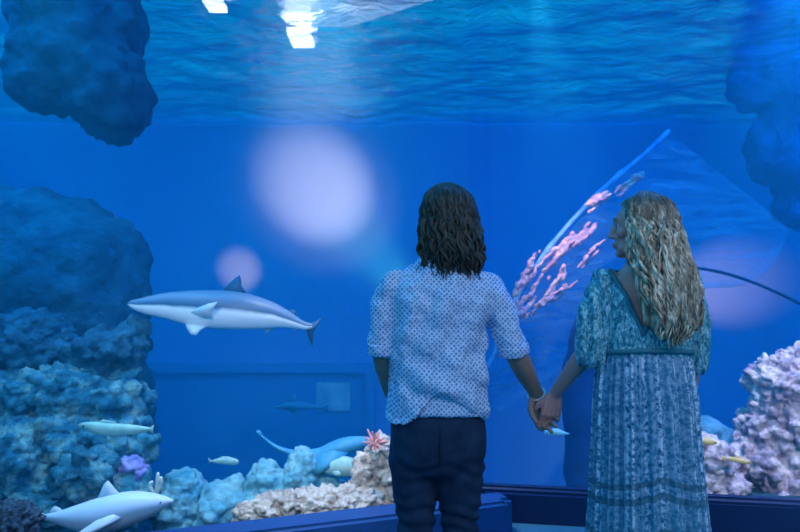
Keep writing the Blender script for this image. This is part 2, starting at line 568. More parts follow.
# the far viewing window set on the back wall
wl, wr = P(150, 372, YB).x, P(366, 372, YB).x
zt = P(150, 372, YB).z
bm = bmesh.new()
fw = .16
box(bm, (wl - fw, YB - .14, zt), (wr + fw, YB - .001, zt + fw))
box(bm, (wl - fw, YB - .14, -2.6), (wl, YB - .001, zt))
box(bm, (wr, YB - .14, -2.6), (wr + fw, YB - .001, zt))
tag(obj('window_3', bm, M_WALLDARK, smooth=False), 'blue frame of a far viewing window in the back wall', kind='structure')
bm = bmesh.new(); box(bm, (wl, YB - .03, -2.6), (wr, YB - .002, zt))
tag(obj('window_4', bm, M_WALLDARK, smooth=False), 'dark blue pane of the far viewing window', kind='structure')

a, b = P(316, 383, YB - .1), P(350, 411, YB - .1)  # pale panel added for a window reflection on the far pane
bm = bmesh.new(); box(bm, (a.x, YB - .09, b.z), (b.x, YB - .032, a.z))
tag(obj('window_reflection_panel', bm, noisy('pale_window_reflection', (.08, .42, .62), (.35, .80, .85), 3, .4, .2), smooth=False), 'small pale window reflection modelled on the far viewing window', kind='structure')

# water: haze through the tank, rippled surface on top
bm = bmesh.new()
prism(bm, [(GA.x - .3, GA.y + .06), (GB.x, GB.y + .12), (GC.x + .0, GC.y + .06), (GD.x + .3, GD.y + .02), (8.99, 3.3), (8.99, YB - .005), (-8.99, YB - .005), (-8.99, 2.3)], -2.59, ZS - .06)
tag(obj('tank_water', bm, mat_water(), smooth=False), 'clear blue water filling the tank', 'water', kind='stuff')

bm = bmesh.new()
nx, ny = 220, 150
grid = []
for j in range(ny + 1):
    row = []
    for i in range(nx + 1):
        x = -8.98 + 17.96 * i / nx
        y = 3.9 + (YB - 3.92) * (j / ny)
        h = .075 * noise.noise((x * .8, y * 1.2, 0)) + .035 * noise.noise((x * 2.3, y * 3.1, 5)) + .008 * noise.noise((x * 6, y * 7, 9))
        row.append(bm.verts.new((x, y, ZS + h)))
    grid.append(row)
for j in range(ny):
    for i in range(nx):
        bm.faces.new((grid[j][i], grid[j][i + 1], grid[j + 1][i + 1], grid[j + 1][i]))
tag(obj('water_surface', bm, mat_surface()), 'rippled water surface seen from below', 'water surface', kind='stuff')


def lamp(px0, py0, px1, py1, Y, Y2, name, mat, label, group=None):
    a, b, c, d = P(px0, py0, Y2), P(px1, py0, Y2), P(px1, py1, Y), P(px0, py1, Y)
    z = (a.z + b.z + c.z + d.z) / 4
    bm = bmesh.new()
    x0, x1 = (a.x + d.x) / 2, (b.x + c.x) / 2
    box(bm, (x0, Y, z), (x1, Y2, z + .06))
    o = obj(name, bm, mat, smooth=False)
    return tag(o, label, 'lamp', group)


lamp(290, 54, 312, 26, 7.9, 8.4, 'pool_lamp', mat_emit('lamp_glow', (1, .98, .95), 16), 'bright white lamp wavering through the water surface, the larger one')
lamp(206, 14, 224, 0, 7.3, 7.6, 'pool_lamp', mat_emit('lamp_glow_small', (1, .98, .95), 20), 'small white lamp wavering through the water surface at the top left')
bm = bmesh.new()
q = [P(290, 2, 8.0), P(350, -6, 8.0), P(470, 62, 7.0), P(390, 66, 7.0)]  # glowing panel added to give the reflection streak on the surface
prism(bm, [(v.x, v.y) for v in q][::-1], 4.95, 5.0)
tag(obj('added_streak_panel', bm, mat_emit('streak_panel_glow', (.66, .72, .82), 2.2), smooth=False), 'pale slanting panel added above the water, giving the soft white reflection streak', 'lamp')


# ------------------------------------------------------------------ rocks and coral
def rock(name, blobs, mat, label, cat='rock', group=None, vox=.03, big=.12, bigs=.5, mid=.05, mids=.16, fine=.015, fines=.05, base=None, kind=None):
    """blobs: (px, py, half width px, half height px, Y, depth m)"""
    bm = bmesh.new()
    for (px, py, rx, ry, Y, dep) in blobs:
        ball(bm, P(px, py, Y), (rx / F * Y, dep, ry / F * Y), 3)
    if base:
        for (x0, x1, Ya, Yb2, ztop, zbot) in base:
            box(bm, (x0, Ya, zbot), (x1, Yb2, ztop))
    mods = [('REMESH', dict(mode='VOXEL', voxel_size=vox)),
            ('SMOOTH', dict(iterations=4)),
            ('DISPLACE', dict(texture=texture('CLOUDS', bigs), strength=big, mid_level=.5, texture_coords='LOCAL')),
            ('DISPLACE', dict(texture=texture('VORONOI', mids), strength=-mid, mid_level=.4, texture_coords='LOCAL')),
            ('DISPLACE', dict(texture=texture('CLOUDS', fines, noise_depth=2), strength=fine, mid_level=.5, texture_coords='LOCAL'))]
    me = bake(bm, mods)
    o = link(name, me, mat)
    return tag(o, label, cat, group, kind)


# upper left overhang
rock('dark_overhang_or_ripples', [(75, 10, 66, 62, 5.6, .6), (75, 60, 66, 50, 5.6, .55), (112, 90, 40, 52, 5.6, .5), (60, -60, 80, 80, 5.6, .6), (110, 30, 34, 45, 5.6, .5), (55, 88, 42, 26, 5.6, .45),
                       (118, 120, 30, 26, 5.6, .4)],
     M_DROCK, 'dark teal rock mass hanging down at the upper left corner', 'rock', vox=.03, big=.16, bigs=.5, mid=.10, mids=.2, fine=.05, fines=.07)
M_FAR = noisy('dark_ripple_blue', (.004, .10, .28), (.01, .16, .36), 3, .95, .9, 8, dist=.08)  # dark ripples of the water surface, built as a solid mass
rock('dark_overhang_or_ripples', [(790, 90, 36, 60, 8.6, .5), (775, 150, 26, 44, 8.6, .5), (810, 190, 34, 50, 8.6, .5), (760, 80, 30, 34, 8.6, .4), (800, 10, 50, 60, 8.6, .5)],
     M_FAR, 'dim blue mass standing in for dark ripples at the upper right corner', 'rock', vox=.05, big=.35, bigs=.4, mid=.12, mids=.25, fine=.08, fines=.12)
# left pillar
rock('rock_stack', [(40, 302, 106, 112, 5.7, .8), (88, 294, 60, 82, 5.7, .7), (104, 262, 42, 44, 5.7, .6), (10, 250, 62, 62, 5.7, .6),
                     (60, 420, 90, 150, 5.8, .7), (60, 700, 110, 250, 5.8, .8)],
     M_MROCK, 'tall dome-topped rock stack standing at the left edge', 'rock', vox=.028, big=.12, bigs=.6, mid=.11, mids=.26, fine=.05, fines=.07)
boulders = [
    ('rough teal boulder high on the stack, below the smooth dome', [(20, 345, 64, 36, 5.0, .35), (-20, 350, 60, 40, 5.0, .35)], M_MROCK),
    ('teal boulder at the right edge of the stack, under its dark dome', [(108, 358, 40, 30, 5.0, .35), (130, 346, 20, 26, 5.0, .3)], M_MROCK),
    ('pale-topped boulder at the left edge, second layer up', [(18, 398, 48, 32, 4.8, .35)], M_TROCK),
    ('broad mottled boulder in the middle layer of the stack', [(85, 392, 60, 32, 4.8, .35), (124, 402, 22, 34, 4.8, .3)], M_TROCK),
    ('long flat boulder behind the pale cream fish', [(60, 445, 74, 36, 4.6, .3), (122, 446, 32, 34, 4.6, .3)], M_TROCK),
    ('bluish boulder at the left edge beside the rubble heap', [(12, 468, 42, 46, 4.4, .3), (40, 500, 40, 40, 4.45, .3)], M_TROCK),
    ('rounded green-white boulder above the pale resting shark', [(88, 478, 33, 28, 4.2, .25)], M_TROCK),
    ('dim boulder at the foot of the stack behind the resting shark', [(60, 512, 60, 34, 4.3, .25), (125, 500, 32, 34, 4.3, .25)], M_TROCK),
]
for lab, bl, mt in boulders:
    rock('boulder', bl, mt, lab, 'rock', 'boulders heaped on the left rock stack', vox=.014, big=.16, bigs=.24, mid=.12, mids=.12, fine=.05, fines=.035)
rock('sponge', [(130, 466, 14, 11, 4.30, .06), (140, 474, 8, 10, 4.30, .06)], M_PURPLE, 'lavender purple sponge patch at the right edge of the stack', 'sponge', vox=.010, big=.05, bigs=.1, mid=.03, mids=.04, fine=.02, fines=.02)
rock('rubble_heap', [(10, 522, 30, 20, 3.35, .13), (-20, 530, 30, 26, 3.35, .13)], M_BLACKROCK, 'small black speckled rubble heap at the lower left corner', 'rubble', vox=.007, big=.03, bigs=.1, mid=.05, mids=.03, fine=.02, fines=.012)

for lab, bl in [
    ('rounded hazy teal rock right of the resting shark', [(182, 506, 28, 32, 5.0, .25)]),
    ('low hazy teal rock between the rounded and blocky ones', [(220, 512, 26, 28, 5.1, .25), (236, 504, 14, 22, 5.1, .2)]),
    ('blocky hazy rock with a straight left side', [(266, 494, 22, 30, 5.0, .2), (282, 500, 20, 28, 5.0, .2), (256, 504, 13, 36, 5.0, .18)]),
    ('tallest hazy rock, cone-shaped, left of the plump fish', [(305, 482, 24, 30, 5.0, .22), (318, 505, 34, 34, 5.0, .22)]),
]:
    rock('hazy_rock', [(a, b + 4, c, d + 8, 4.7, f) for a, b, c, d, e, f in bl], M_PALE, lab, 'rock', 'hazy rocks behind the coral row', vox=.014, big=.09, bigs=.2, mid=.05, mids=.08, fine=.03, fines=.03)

for lab, bl in [
    ('low coral rock at the left end of the pale row', [(272, 508, 21, 15, 4.0, .13), (250, 514, 18, 12, 4.0, .1), (290, 504, 16, 15, 4.0, .12)]),
    ('flat-topped brownish coral rock in the middle of the row', [(316, 502, 26, 15, 4.05, .14), (332, 506, 20, 15, 4.05, .14)]),
    ('smooth whitish coral rock right of the flat-topped one', [(350, 500, 24, 14, 4.05, .12), (365, 503, 18, 14, 4.05, .12)]),
    ('tall cream coral stack beside the man\'s leg', [(369, 474, 17, 25, 4.2, .13), (382, 458, 15, 24, 4.2, .13), (392, 480, 18, 26, 4.2, .14), (378, 495, 24, 16, 4.2, .14), (400, 500, 26, 18, 4.2, .12), (361, 490, 14, 16, 4.2, .1)]),
]:
    rock('coral_rock', bl, M_CORAL, lab, 'coral rock', 'pale coral rocks behind the ledge', vox=.008, big=.05, bigs=.09, mid=.055, mids=.05, fine=.025, fines=.015)

rock('coral_outcrop', [(775, 385, 24, 26, 4.7, .25), (800, 375, 26, 28, 4.7, .3), (766, 430, 24, 30, 4.7, .25), (790, 440, 36, 60, 4.7, .35), (756, 465, 26, 26, 4.6, .22), (800, 490, 60, 30, 4.6, .3), (830, 400, 40, 50, 4.8, .35), (795, 362, 12, 12, 4.7, .12)],
     M_PINKROCK, 'large pinkish white coral outcrop at the right edge', 'coral rock', vox=.011, big=.12, bigs=.16, mid=.11, mids=.08, fine=.04, fines=.02)
rock('coral_rock', [(712, 462, 22, 24, 4.5, .2), (700, 450, 18, 20, 4.5, .18), (722, 482, 22, 16, 4.5, .2), (696, 480, 24, 20, 4.5, .2)],
     M_PINKROCK, 'small pinkish coral rock against the woman\'s skirt', 'coral rock', vox=.012, big=.07, bigs=.12, mid=.06, mids=.07, fine=.02, fines=.025)
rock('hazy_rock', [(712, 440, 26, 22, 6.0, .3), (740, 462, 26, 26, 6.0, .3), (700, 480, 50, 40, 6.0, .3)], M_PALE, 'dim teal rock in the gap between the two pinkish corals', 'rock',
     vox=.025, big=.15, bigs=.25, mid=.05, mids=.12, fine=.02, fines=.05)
rock('dark_spire', [(584, 400, 25, 60, 7.2, .3), (592, 350, 22, 50, 7.2, .3), (586, 450, 22, 60, 7.2, .3), (600, 320, 16, 30, 7.2, .25), (590, 620, 30, 170, 7.2, .35)],  # tall narrow dark blue mass
     M_COLUMN, 'dark blue upright shape between the joined hands and the dress', 'rock', vox=.05, big=.1, bigs=.8, mid=.03, mids=.3, fine=.02, fines=.1)

# bench of rock under the near corals, hidden by the ledge from this side
bm = bmesh.new()
box(bm, (-3.4, 4.25, -2.6), (-.15, 5.1, -.52)); box(bm, (-3.0, 3.6, -2.6), (-1.75, 4.25, -.12)); box(bm, (-1.75, 3.9, -2.6), (-.9, 4.25, -.22)); box(bm, (-.9, 3.9, -2.6), (-.06, 4.25, .0))
tag(obj('reef_bench', bm, M_MROCK, smooth=False), 'rock bench carrying the left corals behind the ledge', 'rock', kind='structure')
bm = bmesh.new(); box(bm, (2.1, 4.2, -2.6), (3.9, 5.0, .02))
tag(obj('reef_bench', bm, M_DROCK, smooth=False), 'rock bench carrying the right corals behind the kerb', 'rock', kind='structure')

# pink anemone and white branch coral
c = P(375, 443, 4.05)
root = empty('sea_anemone', c, 'pink many-armed anemone on top of the tall cream coral stack', 'anemone')
bm = bmesh.new(); ball(bm, c - Vector((0, 0, .0)), (.035, .03, .03), 3); obj('disc', bm, M_PINK, root)
for k in range(17):
    a = 2 * PI * k / 17 + random.uniform(-.15, .15)
    e = random.uniform(.1, .9)
    d = Vector((math.cos(a) * math.cos(e * .6), -.3 + .8 * math.sin(k * 2.4), math.sin(a) * .8 + .15)).normalized()
    L = random.uniform(.055, .09)
    q = [c + d * .015, c + d * L * .6 + Vector((0, 0, .004)), c + d * L + Vector((0, 0, .012))]
    bm = bmesh.new(); tube(bm, spline([tuple(v) for v in q], 4), [.010 - .0006 * i for i in range(9)], 8)
    obj('tentacle', bm, M_PINK, root)
c = P(157, 490, 4.2)
bm = bmesh.new()
for dx, top in ((0, 474), (-6, 482), (3, 478)):
    q = [P(156 + dx * .3, 494, 4.2), P(157 + dx * 1.2, 486, 4.2), P(158 + dx, top, 4.2)]
    tube(bm, spline([tuple(v) for v in q], 4), [.012, .012, .013, .014, .012, .011, .014, .013, .010], 8)
tag(obj('branch_coral', bm, M_WHITECORAL), 'tiny white upright branch coral above the resting shark\'s snout', 'coral')


# ------------------------------------------------------------------ curved acrylic roof of the tunnel, coral reflections modelled on it, dark rim
bm = bmesh.new()
LEFT = [(470, 405), (486, 372), (505, 330), (522, 288), (556, 240), (600, 192), (640, 158), (668, 132)]
RIGHT = [(500, 412), (540, 385), (590, 345), (650, 310), (700, 290), (745, 285), (775, 262), (790, 230)]
L_, R_ = spline(LEFT, 6), spline(RIGHT, 6)
rows = []
for i, (a, b) in enumerate(zip(L_, R_)):
    row = []
    for k in range(25):
        t = k / 24
        px, py = a[0] + (b[0] - a[0]) * t, a[1] + (b[1] - a[1]) * t
        Y = 7.6 + 1.0 * math.sin(PI * t * .5) - .5 * t
        row.append(bm.verts.new(P(px, py, Y) + Vector((0, .05 * noise.noise((px * .02, py * .02, 1)), 0))))
    rows.append(row)
for r0, r1 in zip(rows, rows[1:]):
    for k in range(24): bm.faces.new((r0[k], r0[k + 1], r1[k + 1], r1[k]))
root = empty('acrylic_tunnel', P(520, 405, 7.6), 'curved clear acrylic tunnel roof rising between the couple', 'tunnel')
o = obj('roof_panel', bm, mat_canopy(), root)
sm = o.modifiers.new('s', 'SOLIDIFY'); sm.thickness = .03
M_RIM = noisy('pale_acrylic_edge', (.05, .30, .72), (.30, .62, .92), 6, .4, .3)
bm = bmesh.new()
pp = [tuple(P(a[0], a[1], 7.58)) for a in L_]
tube(bm, pp, [.022 + .022 * noise.noise((i * .5, 0, 0)) + .012 for i in range(len(pp))], 8)
obj('edge_rim', bm, M_RIM, root)
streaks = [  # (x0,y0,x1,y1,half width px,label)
    (505, 330, 546, 276, 7, 'lowest pink coral strip beside the man\'s shoulder'),  # coral reflection in the acrylic, built as a strip
    (512, 304, 541, 252, 7, 'short lavender coral reflection over the lowest pair'),
    (524, 318, 574, 281, 6, 'long cream-tipped coral strip nearest the woman\'s sleeve'),  # coral reflection in the acrylic, built as a strip
    (541, 266, 574, 236, 9, 'pink coral reflection in the middle of the slope'),
    (546, 300, 568, 265, 5, 'narrow pink coral reflection between two wider ones'),
    (572, 244, 594, 222, 7, 'pink coral reflection a little below the pale oval one'),
    (588, 208, 608, 194, 7, 'pale oval coral reflection above the middle of the slope'),
    (617, 194, 642, 174, 6, 'topmost salmon coral strip over the woman\'s head'),  # coral reflection in the acrylic, built as a strip
    (580, 266, 605, 240, 5, 'faint lavender coral strip left of the woman\'s face'),  # coral reflection in the acrylic, built as a strip
]
for (x0, y0, x1, y1, w, lab) in streaks:  # coral reflections in the acrylic, built as solid lumpy strips
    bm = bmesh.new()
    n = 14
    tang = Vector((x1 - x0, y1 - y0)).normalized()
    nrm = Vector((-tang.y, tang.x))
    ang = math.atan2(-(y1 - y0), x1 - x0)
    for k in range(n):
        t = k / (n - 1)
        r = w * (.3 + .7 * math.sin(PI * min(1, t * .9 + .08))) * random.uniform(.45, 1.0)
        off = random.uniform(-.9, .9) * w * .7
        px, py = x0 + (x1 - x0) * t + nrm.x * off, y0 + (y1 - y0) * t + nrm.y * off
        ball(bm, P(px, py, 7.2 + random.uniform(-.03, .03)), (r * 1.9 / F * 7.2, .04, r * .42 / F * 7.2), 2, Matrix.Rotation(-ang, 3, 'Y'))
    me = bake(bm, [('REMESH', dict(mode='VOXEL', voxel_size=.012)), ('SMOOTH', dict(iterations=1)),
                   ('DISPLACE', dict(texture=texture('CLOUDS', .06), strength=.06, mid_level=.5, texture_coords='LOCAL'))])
    tag(link('coral_reflection', me, M_STREAK), lab, 'coral', 'coral reflections modelled along the tunnel roof')

bm = bmesh.new()  # rim of the tunnel further along, built as a bent tube
pp = spline([(676, 266), (697, 268), (724, 273), (752, 282), (778, 293), (800, 304), (835, 326), (880, 360)], 5)
tube(bm, [tuple(P(a[0], a[1], 7.0)) for a in pp], .018, 8)
tag(obj('tunnel_rim', bm, M_TUNNELRIM), 'thin dark curved tunnel rim running right from behind the blond hair', 'tunnel rim')


# ------------------------------------------------------------------ fish and sharks
def body_mesh(prof, Y, wk, bend=None, seg=28, n=5, ex=2.0):
    """profile (px, top, bottom) -> rounded body with a 'tone' value: 1 on the back, 0 on the belly"""
    prof = spline(prof, n)
    bm = bmesh.new()
    lay = bm.verts.layers.float.new('tone')
    rings = []
    x0, x1 = prof[0][0], prof[-1][0]
    for (px, t, b) in prof:
        s = (px - x0) / (x1 - x0)
        yo = bend(s) if bend else 0
        cz = (t + b) / 2
        h = max(abs(b - t) / 2, .25)
        ring = []
        for k in range(seg):
            a = 2 * PI * k / seg
            p = P(px, cz - h * math.sin(a), Y)
            hw = h * wk / F * Y
            ca = math.cos(a)
            v = bm.verts.new(p + Vector((0, yo + hw * math.copysign(abs(ca) ** (2 / ex), ca), 0)))
            v[lay] = .5 + .5 * math.sin(a)
            ring.append(v)
        rings.append(ring)
    rings_to_faces(bm, rings)
    return bm


def fin(poly, Y, thick, offs=None, n=3):
    """poly: px outline; offs: depth offset of each point (metres, negative = towards the hall)"""
    bm = bmesh.new()
    m = len(poly)
    cx = sum(p[0] for p in poly) / m; cy = sum(p[1] for p in poly) / m
    co = (sum(offs) / m) if offs else 0
    F_ = [P(p[0], p[1], Y) + Vector((0, (offs[i] if offs else 0) - thick * .12, 0)) for i, p in enumerate(poly)]
    B_ = [P(p[0], p[1], Y) + Vector((0, (offs[i] if offs else 0) + thick * .12, 0)) for i, p in enumerate(poly)]
    fv, bv = [bm.verts.new(v) for v in F_], [bm.verts.new(v) for v in B_]
    fc = bm.verts.new(P(cx, cy, Y) + Vector((0, co - thick, 0)))
    bc = bm.verts.new(P(cx, cy, Y) + Vector((0, co + thick, 0)))
    for i in range(m):
        j = (i + 1) % m
        bm.faces.new((fv[i], fv[j], fc)); bm.faces.new((bv[j], bv[i], bc)); bm.faces.new((fv[j], fv[i], bv[i], bv[j]))
    return bm


def creature(name, label, cat, prof, Y, wk, mat, fins, eye=None, bend=None, finmat=None, group=None):
    mid = prof[len(prof) // 2]
    root = empty(name, P(mid[0], (mid[1] + mid[2]) / 2, Y), label, cat, group)
    obj('body', body_mesh(prof, Y, wk, bend), mat, root)
    for f in fins:
        nm, poly, th = f[0], f[1], f[2]
        offs = f[3] if len(f) > 3 else None
        mt = f[4] if len(f) > 4 else (finmat or mat)
        obj(nm, fin(poly, Y, th, offs), mt, root)
    if eye:
        bm = bmesh.new(); ball(bm, P(eye[0], eye[1], Y) + Vector((0, eye[2], 0)), eye[3], 2); obj('eye', bm, M_BLACK, root)
    return root


SY = 5.0
creature('shark', 'grey reef shark with white belly swimming left in open water', 'shark',
         [(130.5, 303, 304.5), (134, 300.5, 308), (142, 298.5, 312), (154, 295.5, 315.5), (170, 292.5, 319), (190, 290.8, 325), (210, 290.3, 328), (230, 290.8, 329),
          (248, 293.5, 329), (264, 298.2, 328.8), (278, 304, 327.5), (292, 312.5, 328), (302, 319.5, 329), (308, 322.5, 329.5), (313, 323.5, 328)], SY, .80, M_SHARK,
         [('dorsal_fin', [(221, 293), (228, 285), (234, 279), (239.5, 275), (241, 279), (241.5, 286), (247, 294), (234, 298)], .018, None, M_FIN),
          ('rear_dorsal_fin', [(287, 311), (292, 309.5), (296, 311), (297, 317), (291, 315)], .01, None, M_FIN),
          ('pectoral_fin', [(196, 312), (206, 307), (216, 303.5), (227.5, 301.5), (224, 307), (219, 312), (219, 317), (208, 317)], .014,
           [-.15, -.17, -.21, -.28, -.26, -.22, -.19, -.16], M_FINPALE),
          ('pectoral_fin', [(189, 322), (199, 324), (212, 325), (206, 329), (203.5, 334), (198, 333), (193, 329)], .014, [-.10, -.10, -.10, -.14, -.18, -.17, -.13], M_FINPALE),
          ('pelvic_fin', [(262, 327), (272, 326), (279, 327), (272, 329), (267, 332.5), (264, 331)], .008, None, M_FINPALE),
          ('anal_fin', [(290, 327), (297, 327), (298, 329), (294, 331)], .006, None, M_FINPALE),
          ('tail_fin', [(306, 324), (312, 323), (317, 320.5), (321.5, 317.5), (319, 323), (315.5, 328), (313.5, 333), (313, 340), (312.5, 347), (309.5, 340), (307.5, 333), (305, 329)], .012, None, M_FIN)],
         eye=(143, 303.5, -.043, .009), bend=lambda s: -.05 + .02 * s)
S2 = 3.72
creature('shark', 'pale whitish shark resting at the pillar foot, snout pointing right', 'shark',
         [(40, 515.5, 519), (50, 513, 521), (62, 510, 525), (78, 504.5, 530), (95, 499, 533), (112, 494.5, 531), (128, 492, 526.5), (142, 492, 520.5), (155, 493.8, 514.5), (166, 496.8, 507.5), (173, 500.2, 502)], S2, 1.0, M_SHARK2,
         [('dorsal_fin', [(96, 502), (100, 493), (104, 484), (108, 480.5), (112, 485), (117, 491), (122, 496), (108, 503)], .014, None, M_FINPALE),
          ('rear_dorsal_fin', [(48, 516), (51, 509), (55, 506), (60, 508), (65, 513), (56, 517)], .01, None, M_FINPALE),
          ('pectoral_fin', [(108, 512), (122, 508), (130, 511), (112, 520), (96, 528), (84, 532), (90, 524)], .012, [-.10, -.11, -.11, -.15, -.18, -.2, -.15], M_FINPALE),
          ('tail_fin', [(46, 515), (38, 511), (30, 506), (34, 515), (30, 524), (38, 520), (46, 519)], .01, None, M_FINPALE)],
         eye=(163, 500.5, -.040, .005), bend=lambda s: 0)
creature('shark', 'faint blue shark in front of the far window', 'shark',
         [(274, 407, 408), (282, 404, 409.5), (292, 401.5, 411), (305, 402.5, 410.5), (316, 405.5, 409.5), (324, 407.5, 409)], 8.6, .8, M_HAZEFISH,
         [('dorsal_fin', [(288, 403), (292, 397), (294.5, 393.5), (296, 398), (300, 404)], .02),
          ('pectoral_fin', [(288, 409), (296, 410), (300, 415), (292, 412)], .015),
          ('tail_fin', [(322, 408), (330, 403), (327, 409), (330, 414)], .02)])
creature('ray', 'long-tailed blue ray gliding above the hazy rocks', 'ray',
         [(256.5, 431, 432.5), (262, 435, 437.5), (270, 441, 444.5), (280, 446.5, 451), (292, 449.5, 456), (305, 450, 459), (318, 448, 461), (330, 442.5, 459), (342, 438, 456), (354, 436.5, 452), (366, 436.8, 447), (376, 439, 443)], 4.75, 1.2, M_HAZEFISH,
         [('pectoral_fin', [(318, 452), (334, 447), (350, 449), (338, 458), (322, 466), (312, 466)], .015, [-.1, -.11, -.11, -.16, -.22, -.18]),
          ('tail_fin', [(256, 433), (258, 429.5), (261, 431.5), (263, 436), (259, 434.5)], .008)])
creature('fish', 'small pale green fish swimming right above the rounded hazy rock', 'fish',
         [(210, 460.5, 461.5), (213, 459.8, 462.3), (218, 458.3, 463.6), (225, 457.6, 464.6), (232, 457.8, 465), (237, 459.5, 464.5), (238.8, 461, 463)], 4.8, .6, M_FPALE,
         [('tail_fin', [(212, 461), (208, 457.5), (209.2, 460.5), (208, 464), (211, 462.5)], .006),
          ('dorsal_fin', [(217, 459), (222, 456.2), (230, 456.6), (233, 458.5)], .005)], eye=(235, 461, -.02, .005))
creature('fish', 'plump whitish fish nosing left beside the tall coral stack', 'fish',
         [(316.5, 469.8, 471), (321, 468, 472.3), (328, 463.5, 474), (336, 459.3, 476), (345, 457.8, 477), (354, 459.5, 476.5), (362, 463.5, 473), (370, 467, 470.5)], 4.6, .7, M_FPALE,
         [('dorsal_fin', [(336, 460), (343, 455.8), (352, 457.5), (358, 462)], .006), ('pectoral_fin', [(332, 469), (340, 468), (343, 472), (336, 473)], .006, [-.06, -.07, -.09, -.08]),
          ('tail_fin', [(368, 468.5), (376, 463), (374, 469), (376, 475)], .006)], eye=(323, 469, -.03, .006))
creature('fish', 'long pale cream fish passing in front of the left pillar', 'fish',
         [(78.5, 424.5, 426), (84, 422.3, 429), (93, 421.8, 433), (105, 422.8, 436), (118, 423.6, 436.5), (130, 424.5, 435), (140, 425.8, 433.5), (148, 427, 431.5), (151, 428, 430.5)], 3.95, .7, M_FPALE,
         [('tail_fin', [(148, 429), (154, 424.5), (153, 429.5), (154, 435), (149, 431)], .006),
          ('dorsal_fin', [(95, 423), (103, 419.5), (114, 421.5), (119, 424.5)], .006)], eye=(85, 425.5, -.022, .006))
creature('fish', 'bright cyan fish just below the joined hands', 'fish',
         [(547, 430, 434), (551, 428.8, 435.8), (556, 428.6, 436.2), (561, 430, 436), (566, 432.2, 435), (569.5, 433.2, 434.2)], 4.9, .6, M_FCYAN,
         [('tail_fin', [(549, 432), (543, 427.5), (544.5, 432), (543, 437)], .006), ('dorsal_fin', [(552, 429.5), (556, 427), (562, 430.5)], .005)], eye=(565, 433, -.02, .004))
creature('fish', 'yellow fish over the small pinkish coral rock', 'fish',
         [(697, 440.8, 442), (701, 438.8, 443.5), (707, 438, 445.3), (713, 439.8, 445), (717, 442, 443.6)], 4.2, .5, M_YELLOW,
         [('tail_fin', [(698, 441.5), (693, 438), (694, 445)], .005), ('dorsal_fin', [(702, 439), (707, 436), (712, 439.5)], .004)], eye=(714, 442, -.016, .004), group=None)
creature('fish', 'slim yellow fish beside the large coral outcrop', 'fish',
         [(726, 457.5, 459), (731, 456.8, 461), (738, 457.8, 463), (745, 459.5, 464), (751, 461.6, 463.6)], 4.2, .5, M_YELLOW,
         [('tail_fin', [(727, 458), (721, 454.5), (722.5, 462)], .005), ('dorsal_fin', [(733, 457.5), (738, 455.5), (743, 459)], .004)], eye=(748, 461.8, -.014, .004))


# ------------------------------------------------------------------ people
def hand(bm, wrist, d, n, side, curl=(35, 45, 35), s=1.0, r=.0088, thumb_in=.5):
    """d: towards the fingers, n: out of the palm, side: +1/-1 which edge carries the thumb"""
    d, n = Vector(d).normalized(), Vector(n)
    n = (n - d * n.dot(d)).normalized()
    w = d.cross(n) * side
    lens = [(.038, .024, .020), (.043, .028, .021), (.040, .026, .020), (.031, .020, .018)]
    meta = [.088, .090, .086, .080]
    for i in range(4):
        off = (1.5 - i) * .0205 * s
        k0 = wrist + w * off * .65 + d * .012 * s
        k1 = wrist + w * off + d * meta[i] * s
        tube(bm, [k0, (k0 + k1) / 2 - n * .002, k1], [.0125 * s, .0135 * s, .0115 * s], 10)
        dirv = (d + w * (off * 1.2)).normalized()
        p = k1
        pts = [p]
        for j, L in enumerate(lens[i]):
            dirv = Quaternion(dirv.cross(n).normalized(), math.radians(curl[j] + 4 * i)) @ dirv
            p = p + dirv * L * s
            pts.append(p)
        tube(bm, pts, [r * s * 1.08, r * s, r * s * .92, r * s * .8], 10)
    t0 = wrist + w * .022 * s + d * .022 * s
    t1 = t0 + (w * .75 + d * .8 + n * thumb_in).normalized() * .038 * s
    t2 = t1 + (w * .25 + d * .9 + n * thumb_in).normalized() * .033 * s
    t3 = t2 + (w * -.05 + d * .9 + n * (thumb_in + .3)).normalized() * .026 * s
    tube(bm, [t0, t1, t2, t3], [.015 * s, .0125 * s, .0105 * s, .0085 * s], 10)


def head(bm, c, yaw, s=1.0, nose=1.0, jaw=1.0):
    """face looks along +y before the yaw (radians, positive = towards the left)"""
    R = Matrix.Rotation(yaw, 3, 'Z')
    def pt(x, y, z): return c + R @ Vector((x, y, z)) * s
    def b(x, y, z, rx, ry, rz): ball(bm, pt(x, y, z), (rx * s, ry * s, rz * s), 3, R)
    b(0, -.014, .030, .075, .094, .086)
    b(0, .012, .018, .068, .080, .075)
    b(0, .026, -.040, .056 * jaw, .064, .070)
    b(0, .068, -.092, .026 * jaw, .022, .020)
    b(-.030, .05, -.078, .022 * jaw, .03, .022); b(.030, .05, -.078, .022 * jaw, .03, .022)
    b(-.036, .062, -.022, .022, .022, .020); b(.036, .062, -.022, .022, .022, .020)
    b(0, .080, .030, .046, .014, .012)
    b(0, .088, -.068, .020, .012, .006); b(0, .088, -.058, .022, .013, .006)
    tube(bm, [pt(0, .086, .018), pt(0, .097, -.008), pt(0, .106, -.028)], [.010 * s, .011 * s, .0125 * s * nose], 10)
    b(-.012, .097, -.032, .009, .010, .008); b(.012, .097, -.032, .009, .010, .008)
    for sx in (-1, 1):
        b(sx * .076, -.010, -.005, .010, .020, .032)
        b(sx * .081, -.016, .008, .006, .014, .017)
    return pt


def person_body(bm, mat, root, vox=.0045):
    me = bake(bm, [('REMESH', dict(mode='VOXEL', voxel_size=vox)), ('SMOOTH', dict(iterations=3, factor=.5))])
    return link('body', me, mat, root)


